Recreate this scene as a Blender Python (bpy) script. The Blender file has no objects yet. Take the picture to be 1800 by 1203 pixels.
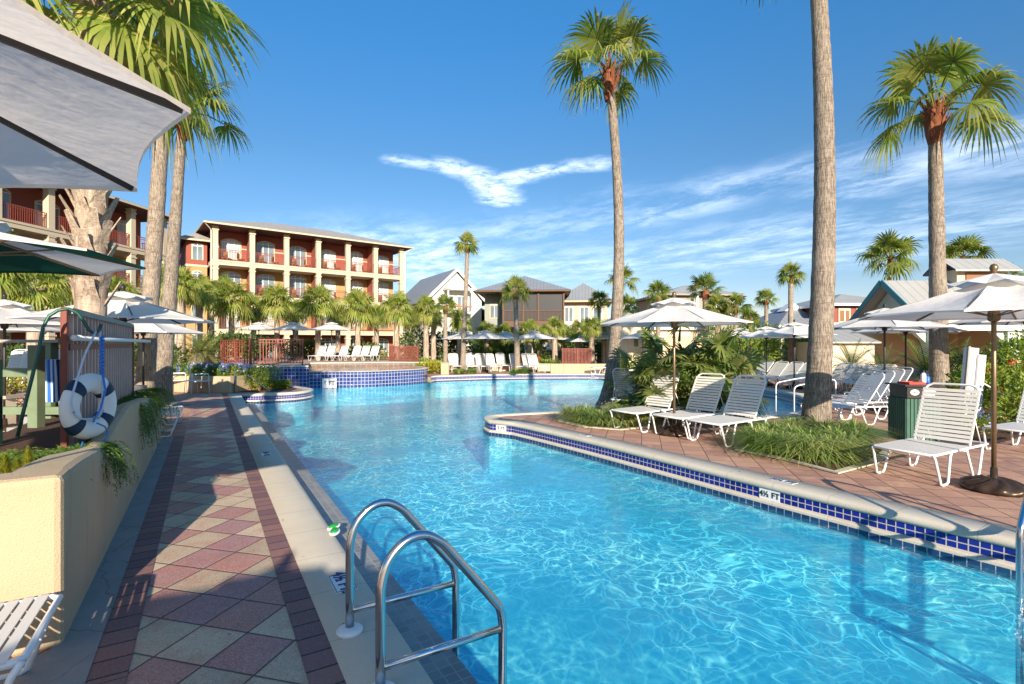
import bpy, bmesh, math, random
from mathutils import Vector, Matrix, noise
from mathutils.geometry import tessellate_polygon
PI = math.pi
R = math.radians
random.seed(11)
sc = bpy.context.scene
COL = sc.collection

# ------------------------------------------------------------------ camera
H = 1.65                      # eye height
TH = R(30.8)                  # heading of the lens, clockwise from +Y (the pool's long side)
ST, CT = math.sin(TH), math.cos(TH)
cam = bpy.data.cameras.new('camera'); camo = bpy.data.objects.new('camera', cam); COL.objects.link(camo)
camo.location = (0, 0, H); camo.rotation_euler = (PI/2, 0, -TH)
cam.lens = 18; cam.sensor_width = 36; cam.shift_y = 3.5/1800
cam.clip_start = 0.05; cam.clip_end = 2000
sc.camera = camo

# ------------------------------------------------------------------ light
SUN_EL, SUN_AZ = R(19), R(17)           # shadows run SUN_AZ clockwise from +Y
sd = Vector((math.sin(SUN_AZ)*math.cos(SUN_EL), math.cos(SUN_AZ)*math.cos(SUN_EL), -math.sin(SUN_EL)))
sun = bpy.data.lights.new('sun', 'SUN'); suno = bpy.data.objects.new('sun', sun); COL.objects.link(suno)
sun.energy = 3.7; sun.angle = R(0.5); sun.color = (1.0, 0.86, 0.70)
suno.rotation_euler = sd.to_track_quat('-Z', 'Y').to_euler()
suno.location = (0, -20, 20)

sc.view_settings.view_transform = 'Standard'; sc.view_settings.look = 'None'
sc.view_settings.exposure = 1.32; sc.view_settings.gamma = 1
sc.cycles.use_denoising = True
sc.cycles.max_bounces = 7; sc.cycles.diffuse_bounces = 3; sc.cycles.glossy_bounces = 3
sc.cycles.transmission_bounces = 4; sc.cycles.transparent_max_bounces = 10
sc.cycles.caustics_reflective = False; sc.cycles.caustics_refractive = False
sc.cycles.sample_clamp_indirect = 6

def W(px, fwd, z=0.0):
    r = (px-900)*fwd/900
    return Vector((fwd*ST + r*CT, fwd*CT - r*ST, z))
def G(px, py, z=0.0):
    return W(px, (H-z)*900/(py-605), z)
def ZP(py, fwd): return H-(py-605)*fwd/900

# ------------------------------------------------------------------ node helper
class NT:
    def __init__(s, tree): s.t = tree; s.n = tree.nodes; s.l = tree.links
    def new(s, typ, inp=None, **kw):
        nd = s.n.new(typ)
        for k, v in kw.items(): setattr(nd, k, v)
        for k, v in (inp or {}).items(): s.set(nd, k, v)
        return nd
    def set(s, nd, k, v):
        i = nd.inputs[k]
        if isinstance(v, bpy.types.NodeSocket): s.l.new(v, i)
        elif isinstance(v, bpy.types.Node): s.l.new(v.outputs[0], i)
        else: i.default_value = v
    def math(s, op, a, b=0.0, c=0.0, clamp=False):
        nd = s.new('ShaderNodeMath', {0: a, 1: b, 2: c}, operation=op); nd.use_clamp = clamp; return nd.outputs[0]
    def vm(s, op, a, b=(0, 0, 0)):
        nd = s.new('ShaderNodeVectorMath', {0: a, 1: b}, operation=op)
        return nd.outputs['Value'] if op in ('DOT_PRODUCT', 'LENGTH', 'DISTANCE') else nd.outputs[0]
    def mix(s, f, a, b, bt='MIX'):
        nd = s.new('ShaderNodeMix', data_type='RGBA', blend_type=bt)
        for k, v in ((0, f), (6, a), (7, b)): s.set(nd, k, v if not isinstance(v, tuple) or len(v) == 4 else (*v, 1))
        return nd.outputs[2]
    def noise(s, vec, scale, detail=3, rough=.55, out=0, dist=0):
        nd = s.new('ShaderNodeTexNoise', {'Scale': scale, 'Detail': detail, 'Roughness': rough, 'Distortion': dist})
        if vec is not None: s.set(nd, 'Vector', vec)
        return nd.outputs[out]
    def ramp(s, f, stops, interp='LINEAR'):
        nd = s.new('ShaderNodeValToRGB', {0: f}); cr = nd.color_ramp; cr.interpolation = interp
        while len(cr.elements) < len(stops): cr.elements.new(.5)
        for e, (p, c) in zip(cr.elements, stops):
            e.position = p; e.color = (*c, 1) if isinstance(c, tuple) and len(c) == 3 else (c if isinstance(c, tuple) else (c, c, c, 1))
        return nd.outputs[0]
    def sstep(s, x, a, b):
        nd = s.new('ShaderNodeMapRange', {0: x, 1: a, 2: b, 3: 0.0, 4: 1.0}, interpolation_type='SMOOTHSTEP'); return nd.outputs[0]
    def bump(s, h, strength=.3, dist=.01, normal=None):
        nd = s.new('ShaderNodeBump', {'Height': h, 'Strength': strength, 'Distance': dist})
        if normal is not None: s.set(nd, 'Normal', normal)
        return nd.outputs[0]

# ------------------------------------------------------------------ world: sky and high thin cloud
world = bpy.data.worlds.new('World'); sc.world = world; world.use_nodes = True
T = NT(world.node_tree); T.n.clear()
sky = T.new('ShaderNodeTexSky', sky_type='NISHITA'); sky.sun_disc = False
sky.sun_elevation = SUN_EL; sky.sun_rotation = PI + SUN_AZ; sky.air_density = 1.0; sky.dust_density = .2; sky.ozone_density = 2.5
tc = T.new('ShaderNodeTexCoord').outputs['Generated']
sep = T.new('ShaderNodeSeparateXYZ', {0: tc})
zc = T.math('MAXIMUM', sep.outputs[2], .03)
P = T.vm('MULTIPLY', T.new('ShaderNodeCombineXYZ', {0: T.math('DIVIDE', sep.outputs[0], zc), 1: T.math('DIVIDE', sep.outputs[1], zc), 2: 0.0}).outputs[0], (1, 1, 0))
def cp(px, py):
    z = (605-py)/900; v = W(px, 1.0); return (v.x/z, v.y/z, 0)
w1 = T.vm('SUBTRACT', T.noise(P, 2.2, 5, .6, out=1), (.5, .5, .5))
Pd = T.vm('ADD', P, T.vm('MULTIPLY', w1, (.30, .30, 0)))
def stroke(a, b, w, amt, src):
    A = Vector(cp(*a)); B = Vector(cp(*b)); D = B-A
    pa = T.vm('SUBTRACT', src, tuple(A))
    h = T.math('MULTIPLY', T.vm('DOT_PRODUCT', pa, tuple(D)), 1/D.dot(D), clamp=True)
    sc_ = T.new('ShaderNodeVectorMath', {0: tuple(D), 'Scale': h}, operation='SCALE').outputs[0]
    d = T.vm('LENGTH', T.vm('SUBTRACT', pa, sc_))
    return T.math('MULTIPLY', T.sstep(d, w, 0.0), amt)
cl = None
fine = T.noise(Pd, 7.5, 8, .75)
fine2 = T.noise(T.vm('MULTIPLY', Pd, (1.0, .5, 1)), 2.6, 7, .7)
strokes = [((690, 280), (800, 304), .12, .6, 0), ((790, 294), (862, 318), .17, .9, 0), ((862, 320), (960, 302), .18, .9, 0), ((960, 300), (1045, 290), .15, .7, 0),
           ((868, 322), (878, 352), .21, 1.0, 0),
           ((1130, 385), (1300, 330), .55, .5, 1), ((1300, 330), (1470, 288), .5, .42, 1), ((1500, 335), (1800, 235), .55, .55, 1), ((1600, 300), (1810, 275), .8, .4, 1),
           ((880, 410), (1120, 370), .9, .34, 1), ((1180, 440), (1560, 385), 1.3, .42, 1), ((700, 440), (790, 480), 1.9, .75, 1), ((900, 470), (1500, 440), 2.2, .42, 1),
           ((720, 470), (960, 480), 2.5, .4, 1), ((1540, 420), (1820, 380), 1.3, .4, 1)]
for a, b, w_, amt, k in strokes:
    m = stroke(a, b, w_, amt, Pd)
    m = T.math('MULTIPLY', m, T.sstep(fine if k == 0 else fine2, .30 if k == 0 else .36, .62 if k == 0 else .72))
    cl = m if cl is None else T.math('MAXIMUM', cl, m)
cl = T.math('MINIMUM', T.math('MULTIPLY', cl, .66), .56)
hs = T.new('ShaderNodeHueSaturation', {'Saturation': 1.12, 'Value': 1.0, 'Color': sky.outputs[0]})
skyc = T.mix(1.0, hs.outputs[0], T.ramp(T.math('MAXIMUM', sep.outputs[2], 0.0), [(0.0, (.40, .34, .37)), (.12, (.34, .34, .375)), (.34, (.275, .375, .42)), (.52, (.22, .46, .56)), (.8, (.24, .62, .74))]), 'MULTIPLY')
cloudc = T.mix(cl, skyc, (5.4, 5.9, 6.6))
bg = T.new('ShaderNodeBackground', {'Color': cloudc, 'Strength': .15})
T.l.new(bg.outputs[0], T.new('ShaderNodeOutputWorld').inputs[0])

# ------------------------------------------------------------------ materials
MATS = {}
def mat(name, fn):
    m = bpy.data.materials.new(name); m.use_nodes = True; t = NT(m.node_tree); t.n.clear()
    out = t.new('ShaderNodeOutputMaterial'); s = fn(t)
    t.l.new(s, out.inputs[0]); MATS[name] = m; return m
def pr(t, **kw):
    inp = {k.replace('_', ' '): v for k, v in kw.items()}
    if isinstance(inp.get('Base Color'), tuple) and len(inp['Base Color']) == 3: inp['Base Color'] = (*inp['Base Color'], 1)
    return t.new('ShaderNodeBsdfPrincipled', inp).outputs[0]
def oc(t): return t.new('ShaderNodeTexCoord').outputs['Object']
def wp(t): return t.new('ShaderNodeNewGeometry').outputs['Position']
def simple(name, col, rough=.6, metal=0, var=.12, vs=6, bump=.0, bs=60, bd=.002, spec=.4):
    def f(t):
        c = t.mix(t.noise(oc(t), vs, 4), tuple(x*(1-var) for x in col), tuple(min(1, x*(1+var)) for x in col))
        kw = dict(Base_Color=c, Roughness=rough, Metallic=metal)
        s = t.new('ShaderNodeBsdfPrincipled', {'Base Color': c, 'Roughness': rough, 'Metallic': metal, 'Specular IOR Level': spec})
        if bump: t.set(s, 'Normal', t.bump(t.noise(oc(t), bs, 4), bump, bd))
        return s.outputs[0]
    return mat(name, f)
simple('white_metal', (.80, .80, .78), .35, var=.05)
simple('strap', (.66, .65, .61), .45, var=.06, vs=14)
simple('bronze', (.20, .135, .075), .38, .6, var=.25, vs=9)
simple('wood_pole', (.30, .19, .10), .5, var=.3, vs=8)
simple('dark_metal', (.03, .03, .03), .45, .3)
simple('steel', (.56, .58, .60), .17, 1.0, var=.04)
def f_stucco(t):
    o = oc(t); c = t.mix(t.noise(o, 1.6, 4), (.45, .34, .21), (.54, .42, .27))
    st = t.noise(t.vm('MULTIPLY', o, (1, 1, .12)), 7, 4, .6)
    c = t.mix(t.math('MULTIPLY', t.sstep(st, .52, .78), .35), c, (.30, .22, .13))
    c = t.mix(t.math('MULTIPLY', t.sstep(t.noise(o, 22, 5, .7), .58, .75), .25), c, (.28, .21, .13))
    return pr(t, Base_Color=c, Roughness=.9, Normal=t.bump(t.noise(o, 110, 4, .6), .9, .008))
mat('cream_stucco', f_stucco)
simple('pale_stucco', (.68, .58, .42), .85, var=.07, vs=1.5, bump=.3, bs=60, bd=.005)
simple('cream_trim', (.54, .46, .33), .7, var=.07, vs=3)
simple('ochre_stucco', (.40, .265, .12), .85, var=.08, vs=1.2)
simple('red_stucco', (.29, .085, .06), .85, var=.1, vs=1.2)
simple('maroon_wood', (.10, .028, .022), .7, var=.2)
simple('rail_red', (.25, .055, .035), .5, var=.2, vs=9)
simple('slat_pink', (.70, .50, .42), .7, var=.2, vs=5)
simple('fence_red', (.20, .05, .032), .6, var=.25, vs=5, bump=.2, bs=30)
simple('white_paint', (.80, .79, .76), .6, var=.04)
simple('white_plastic', (.78, .77, .74), .4, var=.05)
simple('teal_paint', (.05, .22, .26), .5)
simple('mint_wall', (.50, .58, .52), .8, var=.05)
simple('taupe_wall', (.32, .29, .24), .85, var=.07)
simple('olive_wall', (.24, .25, .20), .85, var=.07)
simple('brown_wood', (.13, .075, .045), .7, var=.2)
simple('tan_wall', (.58, .46, .30), .85, var=.08)
simple('screen_dark', (.03, .032, .035), .5)
simple('green_wood', (.16, .22, .13), .75, var=.3, vs=7, bump=.2, bs=40)
simple('grey_wood', (.33, .31, .27), .8, var=.25, vs=7)
simple('stone_step', (.28, .28, .27), .9, var=.25, vs=5, bump=.3, bs=40, bd=.005)
simple('teal_pole', (.02, .085, .065), .35, .2, var=.2)
simple('navy', (.008, .03, .07), .6, var=.3, vs=20)
simple('rope_blue', (.04, .20, .62), .7, var=.4, vs=90)
simple('rope_white', (.50, .58, .68), .7, var=.15, vs=60)
simple('black_plastic', (.015, .014, .014), .4)
simple('red_plastic', (.75, .07, .05), .4)
simple('blue_plastic', (.03, .14, .5), .4)
simple('green_plastic', (.02, .32, .05), .3)
simple('bin_green', (.035, .11, .075), .6, var=.3, vs=7)
simple('terracotta', (.45, .16, .08), .8)
simple('wicker', (.26, .13, .06), .8, var=.3, vs=30)
simple('mulch', (.09, .045, .028), .95, var=.5, vs=40, bump=.8, bs=60, bd=.02)
simple('ground_soil', (.10, .10, .045), .95, var=.5, vs=.8, bump=.5, bs=12, bd=.03)
simple('deck_far', (.42, .28, .20), .9, var=.15, vs=2)
simple('marker_white', (.78, .78, .75), .5, var=.04)
simple('marker_black', (.02, .02, .03), .5)
simple('marker_blue', (.02, .03, .12), .5)
simple('grill', (.4, .4, .4), .5, .5)
simple('pole_base', (.055, .035, .022), .35, .4, var=.4, vs=14)
simple('gutter', (.74, .68, .55), .5, var=.04)

def f_glass(t):
    c = t.mix(t.noise(oc(t), .9, 3), (.06, .09, .11), (.28, .34, .36))
    return t.new('ShaderNodeBsdfPrincipled', {'Base Color': c, 'Roughness': .06, 'Specular IOR Level': .9}).outputs[0]
mat('glass', f_glass)
def f_curtain(t):
    w = t.new('ShaderNodeTexWave', {'Vector': oc(t), 'Scale': 2.2, 'Distortion': 1.2}); c = t.mix(w.outputs[1], (.30, .36, .38), (.60, .64, .62))
    return t.new('ShaderNodeBsdfPrincipled', {'Base Color': c, 'Roughness': .15}).outputs[0]
mat('glass_curtain', f_curtain)

def fabric(name, col, trans=.35, dirt=.12):
    def f(t):
        o = oc(t)
        c = t.mix(t.sstep(t.noise(o, 1.7, 5), .35, .75), tuple(x*(1-dirt) for x in col), col)
        weave = t.noise(o, 260, 2)
        c = t.mix(t.math('MULTIPLY', weave, .14), c, (.25, .23, .20))
        b = t.bump(t.noise(o, 7, 3), .35, .03)
        d = t.new('ShaderNodeBsdfDiffuse', {'Color': c, 'Normal': b}); tr = t.new('ShaderNodeBsdfTranslucent', {'Color': c, 'Normal': b})
        return t.new('ShaderNodeMixShader', {0: trans, 1: d.outputs[0], 2: tr.outputs[0]}).outputs[0]
    return mat(name, f)
fabric('canvas', (.95, .92, .86), .34, .06)
fabric('canvas_big', (.99, .90, .78), .55, .08)
fabric('canvas_green', (.012, .13, .085), .15)
def f_towel(t):
    s = t.new('ShaderNodeSeparateXYZ', {0: oc(t)})
    c = t.ramp(t.math('FRACT', t.math('MULTIPLY', s.outputs[1], 8.3)), [(0, (.03, .13, .45)), (.3, (.55, .66, .75)), (.42, (.06, .25, .62)), (.62, (.02, .09, .35)), (.75, (.55, .68, .78)), (.88, (.08, .30, .65))], 'CONSTANT')
    return pr(t, Base_Color=c, Roughness=.95, Normal=t.bump(t.noise(oc(t), 200, 2), .5, .004))
mat('towel', f_towel)

def leaf(name, dark, light, tip=None, trans=.32, rough=.5):
    def f(t):
        g = t.new('ShaderNodeNewGeometry'); rnd = g.outputs['Random Per Island']
        c = t.mix(rnd, dark, light)
        orr = t.new('ShaderNodeObjectInfo').outputs['Random']
        c = t.mix(t.math('MULTIPLY', orr, .35), c, t.mix(.55, dark, (.10, .12, .02)))
        big = t.noise(g.outputs['Position'], 1.1, 2)
        c = t.mix(t.sstep(big, .35, .7), c, t.mix(.5, c, tip or light))
        if tip: c = t.mix(t.sstep(rnd, .86, .97), c, tip)
        p = t.new('ShaderNodeBsdfPrincipled', {'Base Color': c, 'Roughness': rough, 'Specular IOR Level': .35})
        tr = t.new('ShaderNodeBsdfTranslucent', {'Color': t.mix(1.0, c, (1.3, 1.35, .55), 'MULTIPLY')})
        return t.new('ShaderNodeMixShader', {0: trans, 1: p.outputs[0], 2: tr.outputs[0]}).outputs[0]
    return mat(name, f)
leaf('palm_leaf', (.085, .15, .025), (.28, .37, .06), (.40, .36, .11), .4)
leaf('palm_leaf_dark', (.05, .11, .028), (.18, .28, .06), (.34, .30, .09))
leaf('sabal_leaf', (.14, .22, .035), (.38, .46, .085), (.50, .44, .15), .42)
leaf('dry_leaf', (.16, .06, .025), (.34, .17, .07), (.30, .20, .10), .15)
leaf('shrub_leaf', (.05, .12, .015), (.21, .32, .04), (.36, .42, .07))
leaf('shrub_dark', (.03, .075, .018), (.11, .19, .04), (.16, .2, .05))
leaf('shrub_lime', (.16, .20, .02), (.40, .40, .05), (.5, .42, .06))
leaf('fern_leaf', (.03, .09, .02), (.12, .24, .035), (.25, .34, .06))
leaf('liriope', (.06, .15, .025), (.30, .44, .08), (.55, .55, .22))
leaf('blue_petal', (.05, .10, .42), (.22, .32, .72), (.55, .55, .80), .25)
leaf('red_petal', (.6, .03, .02), (.75, .06, .03), (.8, .1, .05), .25)
leaf('pink_petal', (.6, .3, .3), (.8, .5, .5), (.85, .7, .65), .25)

def bark(name, a, b, vscale=26, ring=9):
    def f(t):
        o = oc(t)
        v = t.noise(t.vm('MULTIPLY', o, (1, 1, .14)), vscale*1.6, 5, .75)
        r_ = t.noise(t.vm('MULTIPLY', o, (.12, .12, 1)), ring*5, 4, .7)
        p = t.noise(o, 1.1, 4)
        c = t.mix(t.sstep(v, .38, .62), a, b)
        c = t.mix(t.math('MULTIPLY', t.sstep(r_, .5, .7), .6), c, tuple(x*.62 for x in a))
        c = t.mix(t.math('MULTIPLY', t.sstep(p, .52, .7), .45), c, tuple(min(1, x*1.25) for x in b))
        h = t.math('ADD', v, t.math('MULTIPLY', r_, .5))
        return pr(t, Base_Color=c, Roughness=.92, Normal=t.bump(h, .9, .025))
    return mat(name, f)
bark('bark', (.16, .12, .085), (.42, .345, .26), 34, 7)
bark('bark_near', (.13, .10, .075), (.37, .31, .24), 30, 6)
bark('bark_sabal', (.25, .18, .13), (.50, .40, .30), 9, 14)
bark('boot', (.30, .21, .14), (.56, .46, .35), 20, 4)
bark('fibre', (.13, .035, .015), (.34, .12, .05), 40, 20)

def f_roof(ca, cb, seam=2.2):
    def f(t):
        o = oc(t); s = t.new('ShaderNodeSeparateXYZ', {0: o})
        x = t.math('FRACT', t.math('MULTIPLY', s.outputs[0], seam))
        line = t.math('GREATER_THAN', x, .90)
        c = t.mix(t.noise(o, 1.3, 4), ca, cb)
        c = t.mix(t.math('MULTIPLY', line, .5), c, tuple(v*.55 for v in ca))
        return pr(t, Base_Color=c, Roughness=.5, Metallic=.2, Normal=t.bump(line, .6, .03))
    return f
mat('roof_metal', f_roof((.36, .36, .33), (.48, .47, .42)))
mat('roof_grey', f_roof((.24, .26, .27), (.34, .35, .35), 3))
def f_shingle(t):
    br = t.new('ShaderNodeTexBrick', {'Vector': oc(t), 'Scale': 2.2, 'Color1': (.30, .28, .25, 1), 'Color2': (.40, .38, .34, 1), 'Mortar': (.16, .15, .14, 1), 'Mortar Size': .02})
    return pr(t, Base_Color=br.outputs[0], Roughness=.85)
mat('shingle', f_shingle)
def f_siding(a):
    def f(t):
        s = t.new('ShaderNodeSeparateXYZ', {0: oc(t)}); fr = t.math('FRACT', t.math('MULTIPLY', s.outputs[2], 5.5))
        ln = t.math('GREATER_THAN', fr, .9)
        c = t.mix(t.math('MULTIPLY', ln, .4), a, tuple(x*.5 for x in a))
        return pr(t, Base_Color=c, Roughness=.8, Normal=t.bump(fr, .4, .02))
    return f
mat('siding_white', f_siding((.70, .68, .60))); mat('siding_green', f_siding((.30, .32, .27))); mat('siding_tan', f_siding((.52, .44, .32)))

# pavers ------------------------------------------------------------
def weather(t, c, pos, amt=.3):
    n = t.noise(pos, 1.7, 6, .65); n2 = t.noise(pos, 90, 3, .7)
    c = t.mix(t.math('MULTIPLY', t.sstep(n, .45, .75), amt), c, (.10, .06, .05))
    c = t.mix(t.math('MULTIPLY', t.sstep(n2, .5, .8), .35), c, t.mix(.6, c, (.75, .68, .6)))
    return t.mix(t.math('MULTIPLY', t.sstep(n2, .42, .2), .5), c, t.mix(.6, c, (.02, .015, .015)))
def diamond(ca, cb, cc, checker, wobble=.02):
    S = .311
    def f(t):
        g = wp(t); off = t.vm('SUBTRACT', g, (-.02, 3.28, 0))
        rot = t.new('ShaderNodeVectorRotate', {'Vector': off, 'Angle': PI/4}, rotation_type='Z_AXIS').outputs[0]
        sc_ = t.vm('MULTIPLY', rot, (1/S, 1/S, 0)); sh = t.vm('ADD', sc_, (.5, .5, 0))
        cell = t.vm('FLOOR', sh); fr = t.vm('FRACTION', sh)
        s = t.new('ShaderNodeSeparateXYZ', {0: cell}); q = t.new('ShaderNodeSeparateXYZ', {0: fr})
        par = t.math('MODULO', t.math('ABSOLUTE', t.math('ADD', s.outputs[0], s.outputs[1])), 2.0)
        wn = t.new('ShaderNodeTexWhiteNoise', {'Vector': cell})
        rnd = wn.outputs[0]
        ex = t.math('MINIMUM', q.outputs[0], t.math('SUBTRACT', 1.0, q.outputs[0])); ey = t.math('MINIMUM', q.outputs[1], t.math('SUBTRACT', 1.0, q.outputs[1]))
        e = t.math('MINIMUM', ex, ey)
        if checker:
            c1 = t.mix(rnd, tuple(x*.8 for x in ca), tuple(x*1.15 for x in ca)); c2 = t.mix(rnd, cb, cc)
            flip = t.math('GREATER_THAN', t.new('ShaderNodeTexWhiteNoise', {'Vector': t.vm('ADD', cell, (7.3, 1.1, 0))}).outputs[0], .84)
            c = t.mix(t.math('ABSOLUTE', t.math('SUBTRACT', t.math('GREATER_THAN', par, .5), flip)), c1, c2)
            blot = t.noise(g, 5, 4, .6)
            c = t.mix(t.math('MULTIPLY', t.sstep(blot, .45, .66), .6), c, t.mix(.55, c, (.42, .11, .06)))
            c = t.mix(t.math('MULTIPLY', t.sstep(t.noise(g, 130, 2, .8), .52, .62), .5), c, t.mix(.55, c, (.85, .75, .66)))
            c = t.mix(t.math('MULTIPLY', t.sstep(t.noise(g, 105, 2, .8), .46, .38), .55), c, t.mix(.6, c, (.05, .03, .03)))
        else:
            c = t.mix(rnd, ca, cb); c = t.mix(t.sstep(t.noise(g, 4, 4), .5, .75), c, cc)
        c = weather(t, c, g, .22)
        joint = t.sstep(e, .026, .010)
        c = t.mix(t.math('MULTIPLY', joint, .85), c, (.035, .025, .025))
        h = t.math('ADD', t.sstep(e, 0.0, .04), t.math('MULTIPLY', t.noise(g, 160, 3), .25))
        return pr(t, Base_Color=c, Roughness=.8, Normal=t.bump(h, .55, .006))
    return f
mat('walk_paver', diamond((.54, .41, .27), (.46, .21, .14), (.37, .19, .19), True))
mat('deck_paver', diamond((.50, .29, .19), (.36, .185, .135), (.56, .35, .22), False))
def f_soldier(t):
    u = t.new('ShaderNodeUVMap').outputs[0]
    br = t.new('ShaderNodeTexBrick', {'Vector': u, 'Scale': 1.0, 'Color1': (.17, .085, .09, 1), 'Color2': (.28, .135, .11, 1), 'Mortar': (.03, .022, .022, 1), 'Mortar Size': .007,
               'Brick Width': .16, 'Row Height': 5.0, 'Bias': 0.0}); br.offset = 0
    c = weather(t, br.outputs[0], wp(t), .25)
    return pr(t, Base_Color=c, Roughness=.8, Normal=t.bump(t.math('SUBTRACT', t.math('MULTIPLY', t.noise(wp(t), 150, 3), .3), br.outputs[1]), .5, .006))
mat('soldier_brick', f_soldier)
def f_coping(t):
    u = t.new('ShaderNodeUVMap').outputs[0]; g = wp(t); s = t.new('ShaderNodeSeparateXYZ', {0: u})
    fr = t.math('FRACT', t.math('MULTIPLY', s.outputs[0], 1/.61)); ln = t.sstep(t.math('ABSOLUTE', t.math('SUBTRACT', fr, .5)), .492, .498)
    c = t.mix(t.noise(g, 2.2, 6), (.50, .44, .34), (.66, .61, .50))
    c = t.mix(t.math('MULTIPLY', t.sstep(t.noise(g, 70, 4, .7), .55, .75), .35), c, (.28, .25, .2))
    c = t.mix(t.math('MULTIPLY', ln, .55), c, (.15, .13, .11))
    return pr(t, Base_Color=c, Roughness=.85, Normal=t.bump(t.noise(g, 80, 4, .7), .6, .006))
mat('coping', f_coping)
def f_concrete(t):
    g = wp(t); c = t.mix(t.noise(g, 2.5, 6, .7), (.15, .15, .145), (.36, .35, .33))
    cr = t.new('ShaderNodeTexVoronoi', {'Vector': t.vm('ADD', g, t.vm('MULTIPLY', t.noise(g, 2, 4, out=1), (.5, .5, 0))), 'Scale': .8}, feature='DISTANCE_TO_EDGE').outputs[0]
    c = t.mix(t.math('MULTIPLY', t.sstep(cr, .006, .001), .35), c, (.05, .05, .05))
    return pr(t, Base_Color=c, Roughness=.9, Normal=t.bump(t.noise(g, 60, 5, .7), .5, .008))
mat('concrete', f_concrete)
def tile(name, c1, c2, grout, w, h, gr=.008, rough=.12):
    def f(t):
        u = t.new('ShaderNodeUVMap').outputs[0]
        br = t.new('ShaderNodeTexBrick', {'Vector': u, 'Scale': 1.0, 'Color1': (*c1, 1), 'Color2': (*c2, 1), 'Mortar': (*grout, 1), 'Mortar Size': gr, 'Mortar Smooth': .1, 'Brick Width': w, 'Row Height': h}); br.offset = 0
        ro = t.math('ADD', rough, t.math('MULTIPLY', br.outputs[1], .6))
        return t.new('ShaderNodeBsdfPrincipled', {'Base Color': br.outputs[0], 'Roughness': ro, 'Normal': t.bump(t.math('SUBTRACT', 1.0, br.outputs[1]), .4, .004)}).outputs[0]
    return mat(name, f)
tile('tile_navy', (.006, .012, .16), (.010, .022, .26), (.50, .44, .38), .078, .062, .005)
tile('tile_waterline', (.01, .03, .10), (.02, .06, .15), (.35, .36, .36), .095, .085, .004)
tile('tile_mosaic', (.16, .17, .17), (.26, .26, .24), (.40, .38, .34), .078, .078, .004, .3)
tile('tile_wall', (.016, .032, .15), (.045, .08, .26), (.36, .37, .40), .16, .16, .012)
tile('tile_rim', (.34, .26, .19), (.42, .33, .24), (.6, .55, .45), .3, .3, .02)
def f_poolfloor(t):
    g = wp(t)
    c = t.mix(t.noise(g, .35, 3), (.045, .60, .76), (.07, .70, .86))
    return pr(t, Base_Color=c, Roughness=.8)
mat('pool_plaster', f_poolfloor)

def f_water(t):
    # mirror by Fresnel, rest passes through; caustic light painted into the transparent colour
    g = wp(t)
    flow = t.vm('MULTIPLY', g, (1, 1, 0))
    wob = t.vm('SUBTRACT', t.noise(flow, .9, 3, .6, out=1), (.5, .5, .5))
    p1 = t.vm('ADD', flow, t.vm('MULTIPLY', wob, (.9, .9, 0)))
    wob2 = t.vm('SUBTRACT', t.noise(p1, 4.0, 3, .6, out=1), (.5, .5, .5))
    p2 = t.vm('ADD', p1, t.vm('MULTIPLY', wob2, (.22, .22, 0)))
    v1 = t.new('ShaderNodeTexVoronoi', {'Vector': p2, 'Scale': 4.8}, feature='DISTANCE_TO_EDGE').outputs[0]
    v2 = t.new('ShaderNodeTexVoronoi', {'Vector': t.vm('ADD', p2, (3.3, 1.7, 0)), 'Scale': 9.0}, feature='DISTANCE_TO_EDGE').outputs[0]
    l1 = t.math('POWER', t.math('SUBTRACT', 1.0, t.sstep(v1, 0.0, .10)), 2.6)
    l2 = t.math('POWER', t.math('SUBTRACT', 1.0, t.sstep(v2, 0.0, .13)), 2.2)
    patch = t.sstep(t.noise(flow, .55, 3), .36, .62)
    caustic_mask = t.math('MULTIPLY', t.math('ADD', l1, t.math('MULTIPLY', l2, .55)), t.math('ADD', .15, t.math('MULTIPLY', patch, .85)), clamp=True)
    caustic_col = t.mix(caustic_mask, (.55, .86, .96), (4.2, 2.2, 1.75))
    n1 = t.noise(p1, 2.3, 4, .6); n2 = t.noise(t.vm('MULTIPLY', g, (1, 1, 0)), 9.0, 4, .65)
    hgt = t.math('ADD', n1, t.math('MULTIPLY', n2, .22))
    nrm = t.bump(hgt, .8, .022)
    fr = t.new('ShaderNodeFresnel', {'IOR': 1.33, 'Normal': nrm}).outputs[0]
    tr0 = t.new('ShaderNodeBsdfTransparent', {'Color': caustic_col})
    df = t.new('ShaderNodeBsdfDiffuse', {'Color': (.07, .62, .86, 1), 'Normal': nrm})       # light scattered back by the water itself
    tr = t.new('ShaderNodeMixShader', {0: .13, 1: tr0.outputs[0], 2: df.outputs[0]})
    gl = t.new('ShaderNodeBsdfGlossy', {'Color': (1, 1, 1, 1), 'Roughness': .02, 'Normal': nrm})
    return t.new('ShaderNodeMixShader', {0: t.math('MINIMUM', fr, .5), 1: tr.outputs[0], 2: gl.outputs[0]}).outputs[0]
mat('water', f_water)

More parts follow.
